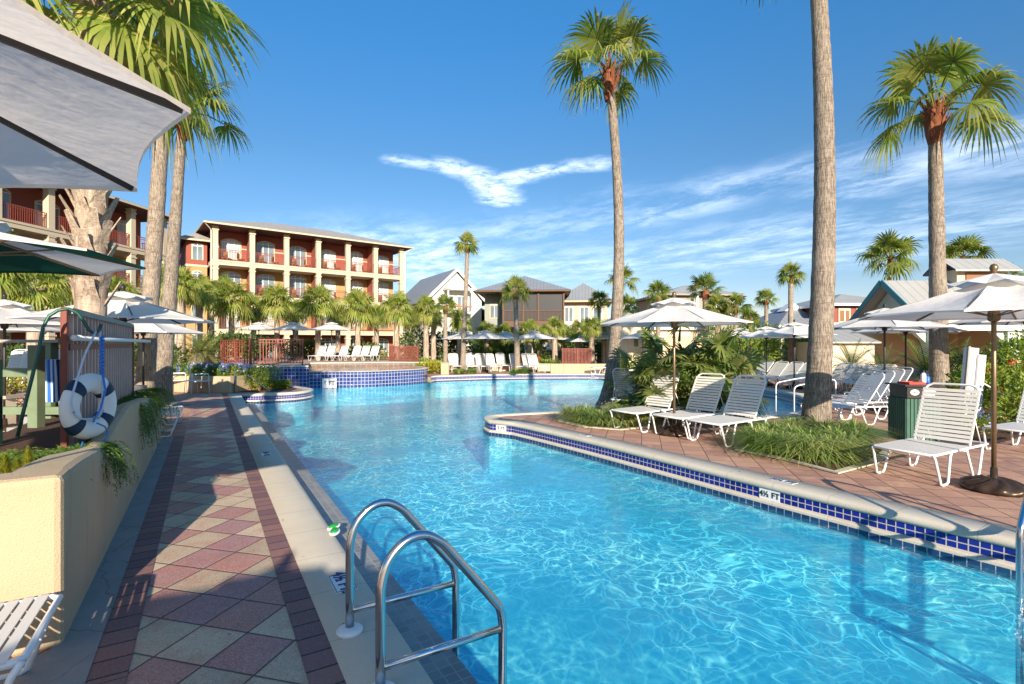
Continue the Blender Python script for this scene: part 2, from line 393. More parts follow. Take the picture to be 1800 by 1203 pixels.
# ------------------------------------------------------------------ mesh builder
class MB:
    def __init__(s): s.v = []; s.f = []; s.uv = []; s.has = False
    def add(s, vs, fs, uvs=None):
        o = len(s.v); s.v.extend(tuple(v) for v in vs)
        for i, f in enumerate(fs):
            s.f.append(tuple(o+k for k in f))
            s.uv.append(uvs[i] if uvs else None)
        if uvs: s.has = True
        return s
    def box(s, x0, x1, y0, y1, z0, z1, M=None):
        vs = [Vector(p) for p in ((x0, y0, z0), (x1, y0, z0), (x1, y1, z0), (x0, y1, z0), (x0, y0, z1), (x1, y0, z1), (x1, y1, z1), (x0, y1, z1))]
        if M: vs = [M @ v for v in vs]
        return s.add(vs, [(0, 3, 2, 1), (4, 5, 6, 7), (0, 1, 5, 4), (1, 2, 6, 5), (2, 3, 7, 6), (3, 0, 4, 7)])
    def bar(s, a, b, w, h=None, up=Vector((0, 0, 1))):
        a = Vector(a); b = Vector(b); h = h or w; d = (b-a); L = d.length; d.normalize()
        sx = d.cross(up)
        if sx.length < 1e-4: sx = Vector((1, 0, 0))
        sx.normalize(); sy = sx.cross(d)
        M = Matrix((( sx.x, d.x, sy.x, a.x), (sx.y, d.y, sy.y, a.y), (sx.z, d.z, sy.z, a.z), (0, 0, 0, 1)))
        return s.box(-w/2, w/2, 0, L, -h/2, h/2, M)
    def tube(s, pts, r, n=8, cap=True):
        pts = [Vector(p) for p in pts]; m = len(pts)
        rs = r if isinstance(r, (list, tuple)) else [r]*m
        d0 = (pts[1]-pts[0]).normalized(); ref = Vector((0, 0, 1)) if abs(d0.z) < .9 else Vector((1, 0, 0))
        x = d0.cross(ref).normalized(); vs = []
        for i, p in enumerate(pts):
            d = (pts[min(i+1, m-1)]-pts[max(i-1, 0)]).normalized()
            x = (x - d*x.dot(d)).normalized(); y = d.cross(x)
            for k in range(n):
                a = 2*PI*k/n; vs.append(p + (x*math.cos(a)+y*math.sin(a))*rs[i])
        fs = [(i*n+k, i*n+(k+1) % n, (i+1)*n+(k+1) % n, (i+1)*n+k) for i in range(m-1) for k in range(n)]
        if cap: fs += [tuple(range(n))[::-1], tuple((m-1)*n+k for k in range(n))]
        return s.add(vs, fs)
    def lathe(s, prof, n=16, c=(0, 0, 0), M=None):
        vs = []; c = Vector(c)
        for r, z in prof:
            for k in range(n):
                a = 2*PI*k/n; v = Vector((r*math.cos(a), r*math.sin(a), z)); vs.append((M @ v if M else v)+c)
        m = len(prof)
        fs = [(i*n+k, i*n+(k+1) % n, (i+1)*n+(k+1) % n, (i+1)*n+k) for i in range(m-1) for k in range(n)]
        fs += [tuple(range(n))[::-1], tuple((m-1)*n+k for k in range(n))]
        return s.add(vs, fs)
    def prism(s, poly, z0, z1, M=None):
        n = len(poly); vs = [Vector((p[0], p[1], z0)) for p in poly]+[Vector((p[0], p[1], z1)) for p in poly]
        if M: vs = [M @ v for v in vs]
        tri = tessellate_polygon([[Vector((p[0], p[1], 0)) for p in poly]])
        fs = [tuple(t)[::-1] for t in tri]+[tuple(n+k for k in t) for t in tri]+[(i, (i+1) % n, n+(i+1) % n, n+i) for i in range(n)]
        return s.add(vs, fs)
    def sheet(s, outer, holes=(), z=0.0, uvf=None):
        loops = [[Vector((p[0], p[1], 0)) for p in outer]]+[[Vector((p[0], p[1], 0)) for p in h] for h in holes]
        vs = [Vector((v.x, v.y, z)) for l in loops for v in l]
        fs = []
        for t in tessellate_polygon(loops):
            a, b, c = (vs[k] for k in t)
            fs.append(tuple(t) if (b-a).cross(c-a).z > 0 else tuple(t)[::-1])
        return s.add(vs, fs, [[(vs[k].x, vs[k].y) for k in f] for f in fs])
    def build(s, name, m, parent=None, smooth=False, loc=None, bevel=0):
        me = bpy.data.meshes.new(name); me.from_pydata([tuple(v) for v in s.v], [], s.f); 
        if s.has:
            ul = me.uv_layers.new(name='UVMap'); k = 0
            for i, f in enumerate(s.f):
                u = s.uv[i]
                for j in range(len(f)):
                    if u: ul.data[k].uv = u[j]
                    k += 1
        me.materials.append(MATS[m] if isinstance(m, str) else m)
        if smooth: me.polygons.foreach_set('use_smooth', [True]*len(me.polygons))
        me.update()
        o = bpy.data.objects.new(name, me); COL.objects.link(o)
        if parent: o.parent = parent
        if loc is not None: o.location = loc
        if bevel:
            b = o.modifiers.new('bevel', 'BEVEL'); b.width = bevel; b.segments = 2; b.limit_method = 'ANGLE'
        return o
def tag(o, label=None, cat=None, group=None, kind=None):
    for k, v in (('label', label), ('category', cat), ('group', group), ('kind', kind)):
        if v: o[k] = v
    return o
def empty(name, loc=(0, 0, 0), rz=0, label=None, cat=None, group=None):
    o = bpy.data.objects.new(name, None); COL.objects.link(o); o.location = loc; o.rotation_euler = (0, 0, rz)
    return tag(o, label, cat, group)
def copy_tree(o, parent=None):
    c = o.copy(); COL.objects.link(c)
    if parent: c.parent = parent
    for ch in list(o.children): copy_tree(ch, c)
    return c
def place(proto, used, loc, rz, label, group=None, scale=1):
    if used[0]: o = copy_tree(proto)
    else: o = proto; used[0] = True
    o.location = loc; o.rotation_euler = (0, 0, rz); o.scale = (scale,)*3
    o['label'] = label
    if group: o['group'] = group
    elif 'group' in o: del o['group']
    return o
ORD = ['leftmost', 'second', 'third', 'fourth', 'fifth', 'sixth', 'seventh', 'eighth', 'ninth', 'tenth', 'eleventh', 'twelfth', 'thirteenth', 'fourteenth']
def nth(i, what, where):
    return (f'leftmost {what} {where}' if i == 0 else f'{ORD[i]} {what} from the left {where}')
def smooth_line(pts, step=.35):
    P_ = [Vector((p[0], p[1], 0)) for p in pts]; out = []
    for i in range(len(P_)-1):
        a, b = P_[i], P_[i+1]; p0 = P_[i-1] if i else a*2-b; p3 = P_[i+2] if i+2 < len(P_) else b*2-a
        n = max(1, int((b-a).length/step))
        for k in range(n):
            t = k/n
            out.append(.5*((2*a)+(b-p0)*t+(2*p0-5*a+4*b-p3)*t*t+(3*a-p0-3*b+p3)*t**3))
    out.append(P_[-1]); return out

# ------------------------------------------------------------------ pool outline (deck edge, counter-clockwise seen from above)
XE = .92
left_far = Vector((XE, 19.0, 0))
curb = smooth_line([(XE, 19.0), (1.8, 18.75), (2.55, 18.75), (3.15, 19.3), (3.35, 20.1), (3.1, 21.2), (2.9, 22.6), (2.9, 24.75)], .4)
wallc = smooth_line([(2.9, 24.75), (3.93, 24.4), (4.77, 24.1), (6.3, 23.55), (7.9, 23.75), (9.4, 24.4), (10.0, 25.6), (10.1, 27.5)], .45)
far_pts = [G(766, 661), G(800, 660), G(860, 658.5), G(960, 657.5), G(1065, 658), G(1110, 663), G(1180, 668), G(1290, 676), G(1348, 684), G(1392, 692), G(1414, 700), G(1421, 711), G(1408, 722), G(1340, 732), G(1230, 731), G(1100, 729), G(1020, 729), G(983, 723.5), G(930, 726), G(880, 728.5)]
far = smooth_line(far_pts, .5)
tip = smooth_line([G(880, 728.5), G(860, 730.5), G(852.5, 733), G(854, 736), G(862, 739.5)], .07)
front = smooth_line([G(862, 739.5), (5.5, 9.2), (5.66, 7.0), (5.70, 5.4), (5.74, 3.45), (5.86, 1.5), (6.1, -1.0), (6.4, -5.0)], .5)
ring = [Vector((XE, -5, 0)), Vector((XE, 2, 0)), Vector((XE, 6, 0)), Vector((XE, 10, 0)), Vector((XE, 14.5, 0))]+curb+wallc[1:]+[Vector((10.15, 27.6, 0))]
# walk the ring: up the left side, along the far side, back down the right
pool = ring + [G(757, 662.5)*1.0] + far + tip[1:] + front[1:]
def clean(pl):
    out = []
    for p in pl:
        if not out or (p-out[-1]).length > .03: out.append(p)
    return out
pool = clean(pool)
def offset(line, d, closed=False):
    out = []; n = len(line)
    for i, p in enumerate(line):
        a = line[i-1] if (i or closed) else p; b = line[(i+1) % n] if (i < n-1 or closed) else p
        t = (b-a); t.z = 0; t.normalize(); out.append(p+Vector((-t.y, t.x, 0))*d)     # left of travel = outside the water here
    return out
def strip(line, prof, name, m, smooth=False, kind='structure', label=None, parent=None):
    """sweep a (offset, z) profile along a line; uv = (arc length, profile length)"""
    mb = MB(); rows = [offset(line, d) for d, z in prof]; n = len(line)
    u = [0]
    for i in range(1, n): u.append(u[-1]+(line[i]-line[i-1]).length)
    v = [0]
    for j in range(1, len(prof)): v.append(v[-1]+math.dist(prof[j], prof[j-1]))
    vs = [Vector((rows[j][i].x, rows[j][i].y, prof[j][1])) for j in range(len(prof)) for i in range(n)]
    fs = []; uv = []
    for j in range(len(prof)-1):
        for i in range(n-1):
            fs.append((j*n+i, j*n+i+1, (j+1)*n+i+1, (j+1)*n+i)); uv.append([(u[i], v[j]), (u[i+1], v[j]), (u[i+1], v[j+1]), (u[i], v[j+1])])
    mb.add(vs, fs, uv); o = mb.build(name, m, parent, smooth)
    if kind and not parent: tag(o, label, None, None, kind)
    return o
COP = [(.34, .003), (.34, .012), (0.02, .012), (-.02, .004), (-.038, -.02), (-.038, -.05), (-.02, -.072), (.0, -.078)]
i_curb_end = next(i for i, p in enumerate(pool) if (p-Vector((2.9, 24.75, 0))).length < .06)
i_far = next(i for i, p in enumerate(pool) if (p-G(757, 662.5)).length < .06)
segA = pool[:i_curb_end-2]; segB = pool[i_far:]
for sg in (segA, segB):
    strip(sg, COP, 'pool_coping', 'coping', True)
    strip(sg, [(0, -.078), (0, -.202)], 'pool_tile_band', 'tile_navy')
    strip(sg, [(0.0, -.202), (-.03, -.210), (-.045, -.222), (-.045, -.245)], 'pool_ledge_lip', 'coping')
    strip(sg, [(-.045, -.245), (-.045, -.33)], 'pool_waterline_tile', 'tile_waterline')
FLOOR = -1.15
strip(pool, [(-.03, -.328), (-.03, FLOOR)], 'pool_wall', 'pool_plaster')
m_ = MB(); m_.sheet(pool, z=FLOOR+.01); tag(m_.build('pool_floor', 'pool_plaster'), kind='structure')
WZ = -.29
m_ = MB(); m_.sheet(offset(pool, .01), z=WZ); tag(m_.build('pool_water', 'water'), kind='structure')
# tiled gutter ledge under the near left edge
mb = MB()
for (x0, x1, y0, y1, z) in ((XE-.0, 1.315, -5, 18.6, -.262),):
    mb.add([(x0, y0, z), (x1, y0, z), (x1, y1, z), (x0, y1, z)], [(0, 1, 2, 3)], [[(x0, y0), (x1, y0), (x1, y1), (x0, y1)]])
    mb.add([(x1, y0, z), (x1, y1, z), (x1, y1, z-.3), (x1, y0, z-.3)], [(0, 3, 2, 1)], [[(y0, 0), (y0, .3), (y1, .3), (y1, 0)]])
tag(mb.build('pool_gutter_ledge', 'tile_mosaic'), kind='structure')

# ground, decks, walkway
hole = offset(pool, .05)
m_ = MB(); m_.sheet([(-400, -300), (500, -300), (500, 700), (-400, 700)], [hole], z=-.03); tag(m_.build('ground', 'ground_soil'), kind='structure')
deck_out = [(-9, -8), (40, -8), (52, 20), (44, 44), (12, 36), (-9, 36)]
m_ = MB(); m_.sheet(deck_out, [hole], z=0); tag(m_.build('pool_deck', 'deck_paver'), kind='structure')
def rect_sheet(name, m, x0, x1, y0, y1, z, swap=False):
    mb = MB(); uv = [(y0, x0), (y0, x1), (y1, x1), (y1, x0)]
    mb.add([(x0, y0, z), (x1, y0, z), (x1, y1, z), (x0, y1, z)], [(0, 1, 2, 3)], [uv]); return tag(mb.build(name, m), kind='structure')
YW = 19.6
rect_sheet('walkway', 'walk_paver', -.337, .427, 2.62, YW, .004)
rect_sheet('walkway_open', 'walk_paver', -6.0, .427, -5, 2.62, .004)
rect_sheet('walkway_border', 'soldier_brick', .427, .58, -5, YW, .008)
rect_sheet('walkway_border', 'soldier_brick', -.505, -.337, 3.15, 10.9, .008)
mb = MB(); mb.add([(-4, 3.15, .008), (-4, 2.98, .008), (-.337, 2.98, .008), (-.337, 3.15, .008)], [(0, 1, 2, 3)], [[(-4, 0), (-4, .17), (-.337, .17), (-.337, 0)]])
tag(mb.build('walkway_border', 'soldier_brick'), kind='structure')
m_ = MB(); m_.sheet([(-4, 3.15), (-.505, 3.15), (-.505, 10.9), (-.72, 10.9), (-.72, 3.6), (-4, 3.6)], z=.012); tag(m_.build('concrete_strip', 'concrete'), kind='structure')
for (x0, x1, y0, y1) in ((-.95, -.45, 12.6, 13.4), (-.85, -.4, 16.3, 17.0)):
    m_ = MB(); m_.box(x0, x1, y0, y1, .005, .03); tag(m_.build('concrete_pad', 'concrete'), kind='structure')

# ------------------------------------------------------------------ palms
def leaflet(mb, o, d, nrm, L, w, droop, segs=3, wav=0.0):
    d = d.normalized(); side = d.cross(nrm).normalized(); pts = []
    for k in range(segs+1):
        t = k/segs
        p = o + d*L*t + Vector((0, 0, -droop*L*max(0, t-.45)**1.6*1.6)) - d*(droop*.35*L*max(0, t-.5)**2)
        ww = w*(.25+1.5*t) if t < .5 else w*(1.0-(t-.5)*1.9)
        if k == segs: pts.append((p, p)); continue
        pts.append((p-side*ww/2, p+side*ww/2))
    vs = []; fs = []
    for a, b in pts[:-1]: vs += [a, b]
    vs.append(pts[-1][0])
    for k in range(segs-1): fs.append((2*k, 2*k+1, 2*k+3, 2*k+2))
    fs.append((2*segs-2, 2*segs-1, 2*segs)); mb.add(vs, fs)
def fan(mb, base, az, el, pet, rad, nl, droop, rnd, spread=R(128), segs=3, stems=None):
    d = Vector((math.cos(az)*math.cos(el), math.sin(az)*math.cos(el), math.sin(el)))
    mid = base + d*pet*.55 + Vector((0, 0, pet*.04)); hub = base + d*pet + Vector((0, 0, -pet*.10*math.cos(el)))
    if stems is not None: stems.tube([base, mid, hub], [.03, .02, .012], 4, False)
    d2 = (hub-mid).normalized(); up = Vector((0, 0, 1)); side = d2.cross(up)
    if side.length < .1: side = Vector((math.sin(az), -math.cos(az), 0))
    side.normalize(); nrm = side.cross(d2).normalized()
    tw = rnd.uniform(-.7, .7); M_ = Matrix.Rotation(tw, 3, d2); side = M_ @ side; nrm = M_ @ nrm
    for i in range(nl):
        a = -spread + 2*spread*i/(nl-1); fold = .32*abs(math.sin(a))
        dd = d2*math.cos(a) + side*math.sin(a) - nrm*fold*.6 + Vector((rnd.uniform(-.04, .04), rnd.uniform(-.04, .04), rnd.uniform(-.04, .04)))
        L = rad*(1-.30*(abs(a)/spread)**2)*rnd.uniform(.86, 1.05)
        leaflet(mb, hub, dd, nrm, L, rad*2*spread/nl*.52, droop*rnd.uniform(.6, 1.4), segs)
def crown_mesh(kind, seed, nf, nl, segs=3):
    rnd = random.Random(seed); mb = MB(); dry = MB(); st = MB()
    for i in range(nf):
        t = (i+.5)/nf; az = i*2.39996+rnd.uniform(-.3, .3)
        if kind == 'wash': el = R(84-104*t**1.1+rnd.uniform(-12, 12)); pet = rnd.uniform(.62, 1.05); rad = rnd.uniform(.72, 1.08); dr = .22+.85*t
        elif kind == 'sabal': el = R(80-125*t+rnd.uniform(-9, 9)); pet = rnd.uniform(.5, .95); rad = rnd.uniform(.72, .98); dr = .35+.75*t
        else: el = R(85-95*t+rnd.uniform(-10, 10)); pet = rnd.uniform(.6, 1.1); rad = rnd.uniform(.7, 1.0); dr = .15+.35*t
        fan(mb, Vector((0, 0, 0)), az, el, pet, rad, nl, dr, rnd, segs=segs, stems=st)
    return mb, st
CR = {}
def crown_data(kind, k, detail):
    key = (kind, k, detail)
    if key not in CR:
        nf, nl, sg = {2: (15, 36, 5), 1: (22, 20, 3), 0: (20, 13, 2)}[detail]
        if kind == 'sabal': nf += 10
        mb, st = crown_mesh(kind, 100+k*7+detail, nf, nl, sg)
        n0 = len(mb.v)
        m = {'wash': 'palm_leaf', 'sabal': 'sabal_leaf', 'dark': 'palm_leaf_dark'}[kind]
        o = mb.build('crown', m); s_ = st.build('leaf_stalks', m)
        CR[key] = (o.data, s_.data); bpy.data.objects.remove(o); bpy.data.objects.remove(s_)
    return CR[key]
def trunk_path(base, top, bend, n=14):
    pts = []; base = Vector(base); top = Vector(top)
    for i in range(n+1):
        t = i/n; p = base.lerp(top, t); p += Vector(bend)*math.sin(PI*t); pts.append(p)
    return pts
def palm(name, base, topz, r0, r1, kind, label, group, scale=1.0, lean=(0, 0), bend=(0, 0, 0), detail=1, var=0, boots=0, skirt=.0, m='bark', rot=None, flare=1.5, bootz=None):
    root = empty(name, base, 0, label, 'palm tree', group)
    top = Vector((lean[0], lean[1], topz-base[2])); n = 64 if detail == 2 else 12
    pts = trunk_path((0, 0, -.05), top, bend, n); rs = []
    for i in range(len(pts)):
        t = i/(len(pts)-1); h = pts[i].z
        r_ = r0+(r1-r0)*t**.8; r_ *= 1+(flare-1)*math.exp(-h/.42)
        r_ *= 1+.02*math.sin(i*2.1)+(.05*noise.noise(Vector((base[0], base[1], h*2.3))) if detail == 2 else 0); rs.append(r_)
    mb = MB(); mb.tube(pts, rs, 20 if detail == 2 else 8); mb.build('trunk', m, root, True)
    cd, sd_ = crown_data(kind, var % 4, detail)
    rz = rot if rot is not None else random.uniform(0, 6.28)
    c = bpy.data.objects.new('crown', cd); COL.objects.link(c); c.parent = root; c.location = top; c.scale = (scale,)*3; c.rotation_euler = (0, 0, rz)
    s_ = bpy.data.objects.new('leaf_stalks', sd_); COL.objects.link(s_); s_.parent = c
    rnd = random.Random(var+5)
    if boots:
        b = MB(); hh = bootz or (1.0 if kind == 'sabal' else .55)*scale; rt = rs[-1]
        for i in range(boots):
            t = i/boots; z = top.z - hh*(1-t); az = i*2.4; p0 = pts[-1].copy(); 
            k = min(len(pts)-1, max(0, int((z/top.z)*(len(pts)-1)))); c0 = pts[k].lerp(pts[min(k+1, len(pts)-1)], (z/top.z)*(len(pts)-1)-k); c0.z = z
            d = Vector((math.cos(az), math.sin(az), 0)); s2 = Vector((-d.y, d.x, 0)); L = rnd.uniform(.75, 1.25)*((.25 if kind == 'sabal' else .32) if detail == 2 else .30)*min(1.1, scale)
            wb = rt*(1.0 if kind == 'sabal' else .8)
            a0 = c0+d*rt*.75; a1 = a0+d*L*.30+Vector((0, 0, L*.52)); a2 = a1+d*L*.30+Vector((0, 0, L*.55))
            th = Vector((0, 0, .0))-d*.05*1.2
            secs = [(a0, wb*.62, .07), (a1, wb*.36, .045), (a2, wb*.24, .03)]
            vs = []
            for p, hw, tk in secs:
                nn = (Vector((0, 0, 1))-d*.6).normalized()*tk
                vs += [p-s2*hw-nn*.3, p+s2*hw-nn*.3, p+s2*hw*.5+nn*.2, p-s2*hw*.5+nn*.2]
            fs = [(q*4+k2, q*4+(k2+1) % 4, (q+1)*4+(k2+1) % 4, (q+1)*4+k2) for q in range(2) for k2 in range(4)]+[(8, 9, 10, 11)]
            b.add(vs, fs)
        b.build('leaf_bases', 'boot' if kind == 'sabal' else 'fibre', root)
    if kind != 'sabal' and detail >= 1:
        f = MB(); f.lathe([(rs[-1]*1.0, -.75*scale), (rs[-1]*1.35, -.55*scale), (rs[-1]*1.6, -.25*scale), (rs[-1]*1.3, .0), (rs[-1]*.5, .18*scale)], 12, top)
        for i, v in enumerate(f.v):
            q = Vector(v); nn = noise.noise(q*7)*.05; f.v[i] = (v[0]+nn, v[1]+nn*.7, v[2]+nn)
        f.build('fibre_sheath', 'fibre', root)
    return root

# hero palms ---------------------------------------------------------
g_near = 'tall fan palms round the near pool'
b = W(1070, 12.9); t_ = W(1070, 12.9)
palm('fan_palm', b, ZP(125, 12.9), .165, .10, 'wash', 'tall fan palm on the tip of the paved peninsula behind the strap loungers', g_near, 1.0, detail=2, var=0, boots=22, bend=W(1088, 12.9)-W(1070, 12.9), m='bark_near', flare=2.3, rot=.4)
b = W(1433, 9.35); tp = W(1428, 9.35)
palm('fan_palm', b, 9.75, .23, .125, 'wash', 'thick grey palm trunk in the grass bed right of centre, crown above the frame', g_near, 1.1, lean=(tp-b).xy, detail=2, var=1, boots=18, bend=(W(1452, 9.35)-b), m='bark_near', flare=1.25)
b = W(1652, 13.0); tp = W(1643, 13.0)
palm('fan_palm', b, ZP(192, 13.0), .215, .14, 'wash', 'fan palm at far right with loose spread fronds behind the green litter bin', g_near, 1.18, lean=(tp-b).xy, detail=2, var=2, boots=34, m='bark_near', flare=1.2, rot=2.2)
b = W(252, 13.0); tp = W(300, 13.0)
palm('fan_palm', b, ZP(-5, 13.0), .215, .15, 'wash', 'straight pale palm trunk left of the leaning one beyond the slatted screen', g_near, 1.0, lean=(tp-b).xy, detail=2, var=3, boots=18, flare=1.2, rot=1.0)
b = W(283, 15.0); tp = W(322, 15.0)
palm('fan_palm', b, ZP(195, 15.0), .25, .115, 'wash', 'leaning fan palm with drooping crown between the big umbrella and the balcony building', g_near, 1.15, lean=(tp-b).xy, detail=2, var=0, boots=24, bend=(W(304, 15)-W(303, 15)), flare=1.3, rot=2.9, m='bark_near')
b = W(158, 6.7)
palm('cabbage_palm', b, 6.3, .175, .165, 'sabal', 'stout cabbage palm with shaggy leaf bases between the screen and the green umbrella', None, 1.35, lean=(W(163, 6.7)-b).xy, detail=2, var=1, boots=99, m='bark_sabal', flare=1.0, bootz=4.15, rot=.2)

# ------------------------------------------------------------------ loungers
def chaise(angle):
    root = empty('strap_lounger', label='x', cat='lounger')
    sz, w = .37, .315
    for s in (-1, 1):
        y = s*w
        mb = MB(); mb.tube([(.0, y, sz), (.03, y*1.02, sz-.05), (.13, y*1.06, .03), (.17, y*1.06, .014), (.27, y*1.06, .014), (.31, y*1.06, .035), (.41, y, sz-.06), (.45, y, sz)], .0155, 6); mb.build('leg', 'white_metal', root, True)
        mb = MB(); mb.tube([(.84, y, sz), (.87, y, sz-.06), (.97, y*1.06, .03), (1.0, y*1.06, .014), (1.10, y*1.06, .014), (1.14, y*1.06, .035), (1.27, y*1.02, sz-.06), (1.31, y, sz-.01)], .0155, 6); mb.build('leg', 'white_metal', root, True)
    mb = MB(); mb.tube([(1.45, -w, sz), (1.2, -w, sz), (.03, -w, sz), (.0, -w+.03, sz), (.0, w-.03, sz), (.03, w, sz), (1.2, w, sz), (1.45, w, sz), (1.48, w-.04, sz), (1.48, -w+.04, sz), (1.45, -w, sz)], .0165, 6)
    mb.tube([(.85, -w, sz-.03), (.85, w, sz-.03)], .011, 6); mb.build('seat_frame', 'white_metal', root, True)
    mb = MB(); x = .045
    while x < .96:
        mb.box(x, x+.043, -w-.012, w+.012, sz+.009, sz+.0155); x += .055
    mb.build('seat_straps', 'strap', root)
    ca, sa = math.cos(angle), math.sin(angle); L = .80; wb = w-.025
    def bp(d, y, o=0): return Vector((1.0+d*ca-o*sa, y, sz+.01+d*sa+o*ca))
    mb = MB(); mb.tube([bp(0, -wb), bp(.3, -wb), bp(L-.09, -wb), bp(L-.03, -wb+.03), bp(L, -wb+.09), bp(L, wb-.09), bp(L-.03, wb-.03), bp(L-.09, wb), bp(.3, wb), bp(0, wb)], .0165, 6)
    if sa > .1:
        e = bp(.42, 0); 
        for s in (-1, 1): mb.tube([bp(.42, s*(wb-.02)), Vector((min(1.44, e.x+.22), s*(wb-.02), sz))], .008, 5)
    fr = mb.build('backrest_frame', 'white_metal', root, True)
    mb = MB(); d = .03
    while d < L-.09:
        vs = [bp(d, -wb-.014, .016), bp(d, wb+.014, .016), bp(d+.042, wb+.014, .016), bp(d+.042, -wb-.014, .016), bp(d, -wb-.014, .010), bp(d, wb+.014, .010), bp(d+.042, wb+.014, .010), bp(d+.042, -wb-.014, .010)]
        mb.add(vs, [(0, 1, 2, 3), (7, 6, 5, 4), (0, 4, 5, 1), (2, 6, 7, 3), (1, 5, 6, 2), (3, 7, 4, 0)]); d += .055
    mb.build('backrest_straps', 'strap', root)
    return root
CH = {}
def lounger(p, rz, label, group=None, ang=62, scale=1.0):
    if ang not in CH: CH[ang] = (chaise(R(ang)), [False])
    pr_, us = CH[ang]; return place(pr_, us, p, rz, label, group, scale)
def cam_angle(dr, df):
    """world heading of a camera-frame direction (right, forward)"""
    return math.atan2(df*CT-dr*ST, df*ST+dr*CT)

# right foreground lounger: foot end centre between its front legs
aR = cam_angle(.87, .48)
lounger(W(1585, 6.13)+Vector((0, 0, 0)), aR, 'large white strap lounger in the right foreground beside the umbrella base', 'white strap loungers on the peninsula', 67)
for i, (px, f, a, lab) in enumerate([(1095, 9.65, cam_angle(.80, .60), 'white strap lounger in front of the peninsula palm, left of the umbrella pole'),
                                (1172, 9.0, cam_angle(.80, .60), 'middle of three white strap loungers under the centre umbrella'),
                                (1235, 8.35, cam_angle(.83, .55), 'right-hand one of three white strap loungers under the centre umbrella')]):
    lounger(W(px, f), a, lab, 'white strap loungers on the peninsula', [61, 60, 61][i])
lounger(W(1775, 7.6), cam_angle(.9, .42), 'white strap lounger cut off by the right edge behind the umbrella pole', 'white strap loungers on the peninsula', 62)
lounger(W(1118, 12.6)+Vector((.3, .3, 0)), cam_angle(-.4, -.9), 'white strap lounger half hidden behind the peninsula palm', 'white strap loungers on the peninsula', 62)
# cluster by the grass bed, seen from the side, tilted back
for i, (px, f, dx) in enumerate([(1425, 10.6, 0), (1452, 11.4, 0), (1478, 12.3, 0), (1500, 13.2, 0)]):
    lounger(W(px, f), cam_angle(.98, .12), nth(i, 'strap lounger', 'in the stepped row between the thick trunk and bin'), 'white strap loungers between the thick trunk and the bin', 55)
# row on the right pool deck
for i, px in enumerate([1325, 1350, 1375, 1400, 1424]):
    lounger(W(px-26, 20.4-.56*i), cam_angle(.93, .36), nth(i, 'white lounger', 'in the row behind the right-hand pool lobe'), 'white loungers behind the right pool lobe', 45)
for i, px in enumerate([1466, 1490, 1512, 1533]):
    lounger(W(px-30, 18.3-.60*i), cam_angle(.93, .36), nth(i, 'white lounger', 'in the row before the cream pavilion pillar'), 'white loungers before the pavilion', 45)
for i, px in enumerate([1578, 1602, 1622]):
    lounger(W(px-34, 15.6-.55*i), cam_angle(.93, .36), nth(i, 'white lounger', 'behind the green litter bin near the pavilion'), 'white loungers behind the bin', 40)
# far pool edge
for i, (px, f) in enumerate([(806, 29.6), (832, 29.4), (838, 29.9), (856, 29.4), (872, 29.3), (892, 30.5), (918, 29.2), (940, 29.2), (951, 29.0)]):
    lounger(W(px, f), cam_angle(-.35, .93), nth(i, 'white lounger', 'in the row along the far pool edge'), 'white loungers along the far pool edge', 60)
lounger(W(940, 34, .45), cam_angle(-.3, .95), 'lone white lounger up beyond the far row beneath the white umbrella', None, 60)
lounger(W(1040, 27.9), cam_angle(1, .2), 'white lounger between the long cream wall and the peninsula palm', None, 60)
# raised pool terrace
ZT = .60
for i, (px) in enumerate([690, 701, 771-30, 752, 738, 718, 662, 640]): pass
for i, px in enumerate([560, 575, 600, 620, 640, 657]):
    lounger(W([552, 568, 592, 615, 631, 648][i]-4, 31.5, ZT), cam_angle(.25, .96), nth(i, 'white lounger', 'on the raised terrace before the balcony building'), 'white loungers on the raised terrace', 60, .86)
# left terrace beyond the green rail
for i, px in enumerate([10, 33, 56]):
    lounger(W(px+8, 12.5, .55), cam_angle(-.5, .8), nth(i, 'white lounger', 'on the terrace beyond the green wooden rail'), 'white loungers beyond the green rail', 45)
lounger(W(238, 15.5, .1), cam_angle(-.3, .95), 'white lounger seen between the slatted screen and the pale trunk', None, 60)
# bottom-left corner lounger (foot end points to the walkway)
lo = lounger(Vector((-.64, 3.10, 0)), PI, 'white strap lounger end poking in at the bottom left corner', None, 30)
# two stacked flat loungers over the planter end
for i, yy in enumerate((11.25, 12.15)):
    lounger(Vector((-.42, yy, 0)), PI, ('nearer white lounger jutting toward the walkway past the curved planter end', 'farther white lounger jutting toward the walkway past the planter end')[i], 'loungers past the planter end', 48)

# slatted patio chairs by the flower planter
def patio_chair():
    root = empty('patio_chair', label='x', cat='chair')
    for s in (-1, 1):
        mb = MB(); mb.tube([(.24*s, .24, 0), (.24*s, .22, .62), (.24*s, .15, .65), (.24*s, -.22, .65), (.24*s, -.24, .6), (.24*s, -.26, 0)], .012, 6); mb.build('leg', 'white_metal', root, True)
    mb = MB()
    for k in range(9): mb.box(-.23, .23, -.24+k*.052, -.20+k*.052, .42, .427)
    mb.tube([(-.23, -.25, .41), (.23, -.25, .41), (.23, .22, .41), (-.23, .22, .41), (-.23, -.25, .41)], .012, 6); mb.build('seat', 'strap', root)
    mb = MB()
    for k in range(8): mb.box(-.22, .22, .235+k*.012, .245+k*.012, .5+k*.055, .54+k*.055)
    mb.tube([(-.23, .22, .41), (-.23, .34, .95), (.23, .34, .95), (.23, .22, .41)], .012, 6); mb.build('backrest', 'strap', root)
    return root
pc = patio_chair(); us = [False]
place(pc, us, G(352, 692), cam_angle(-.85, -.5)-PI/2+R(0), 'white strap patio chair in front of the cream flower planter', 'white patio chairs by the flower planter')
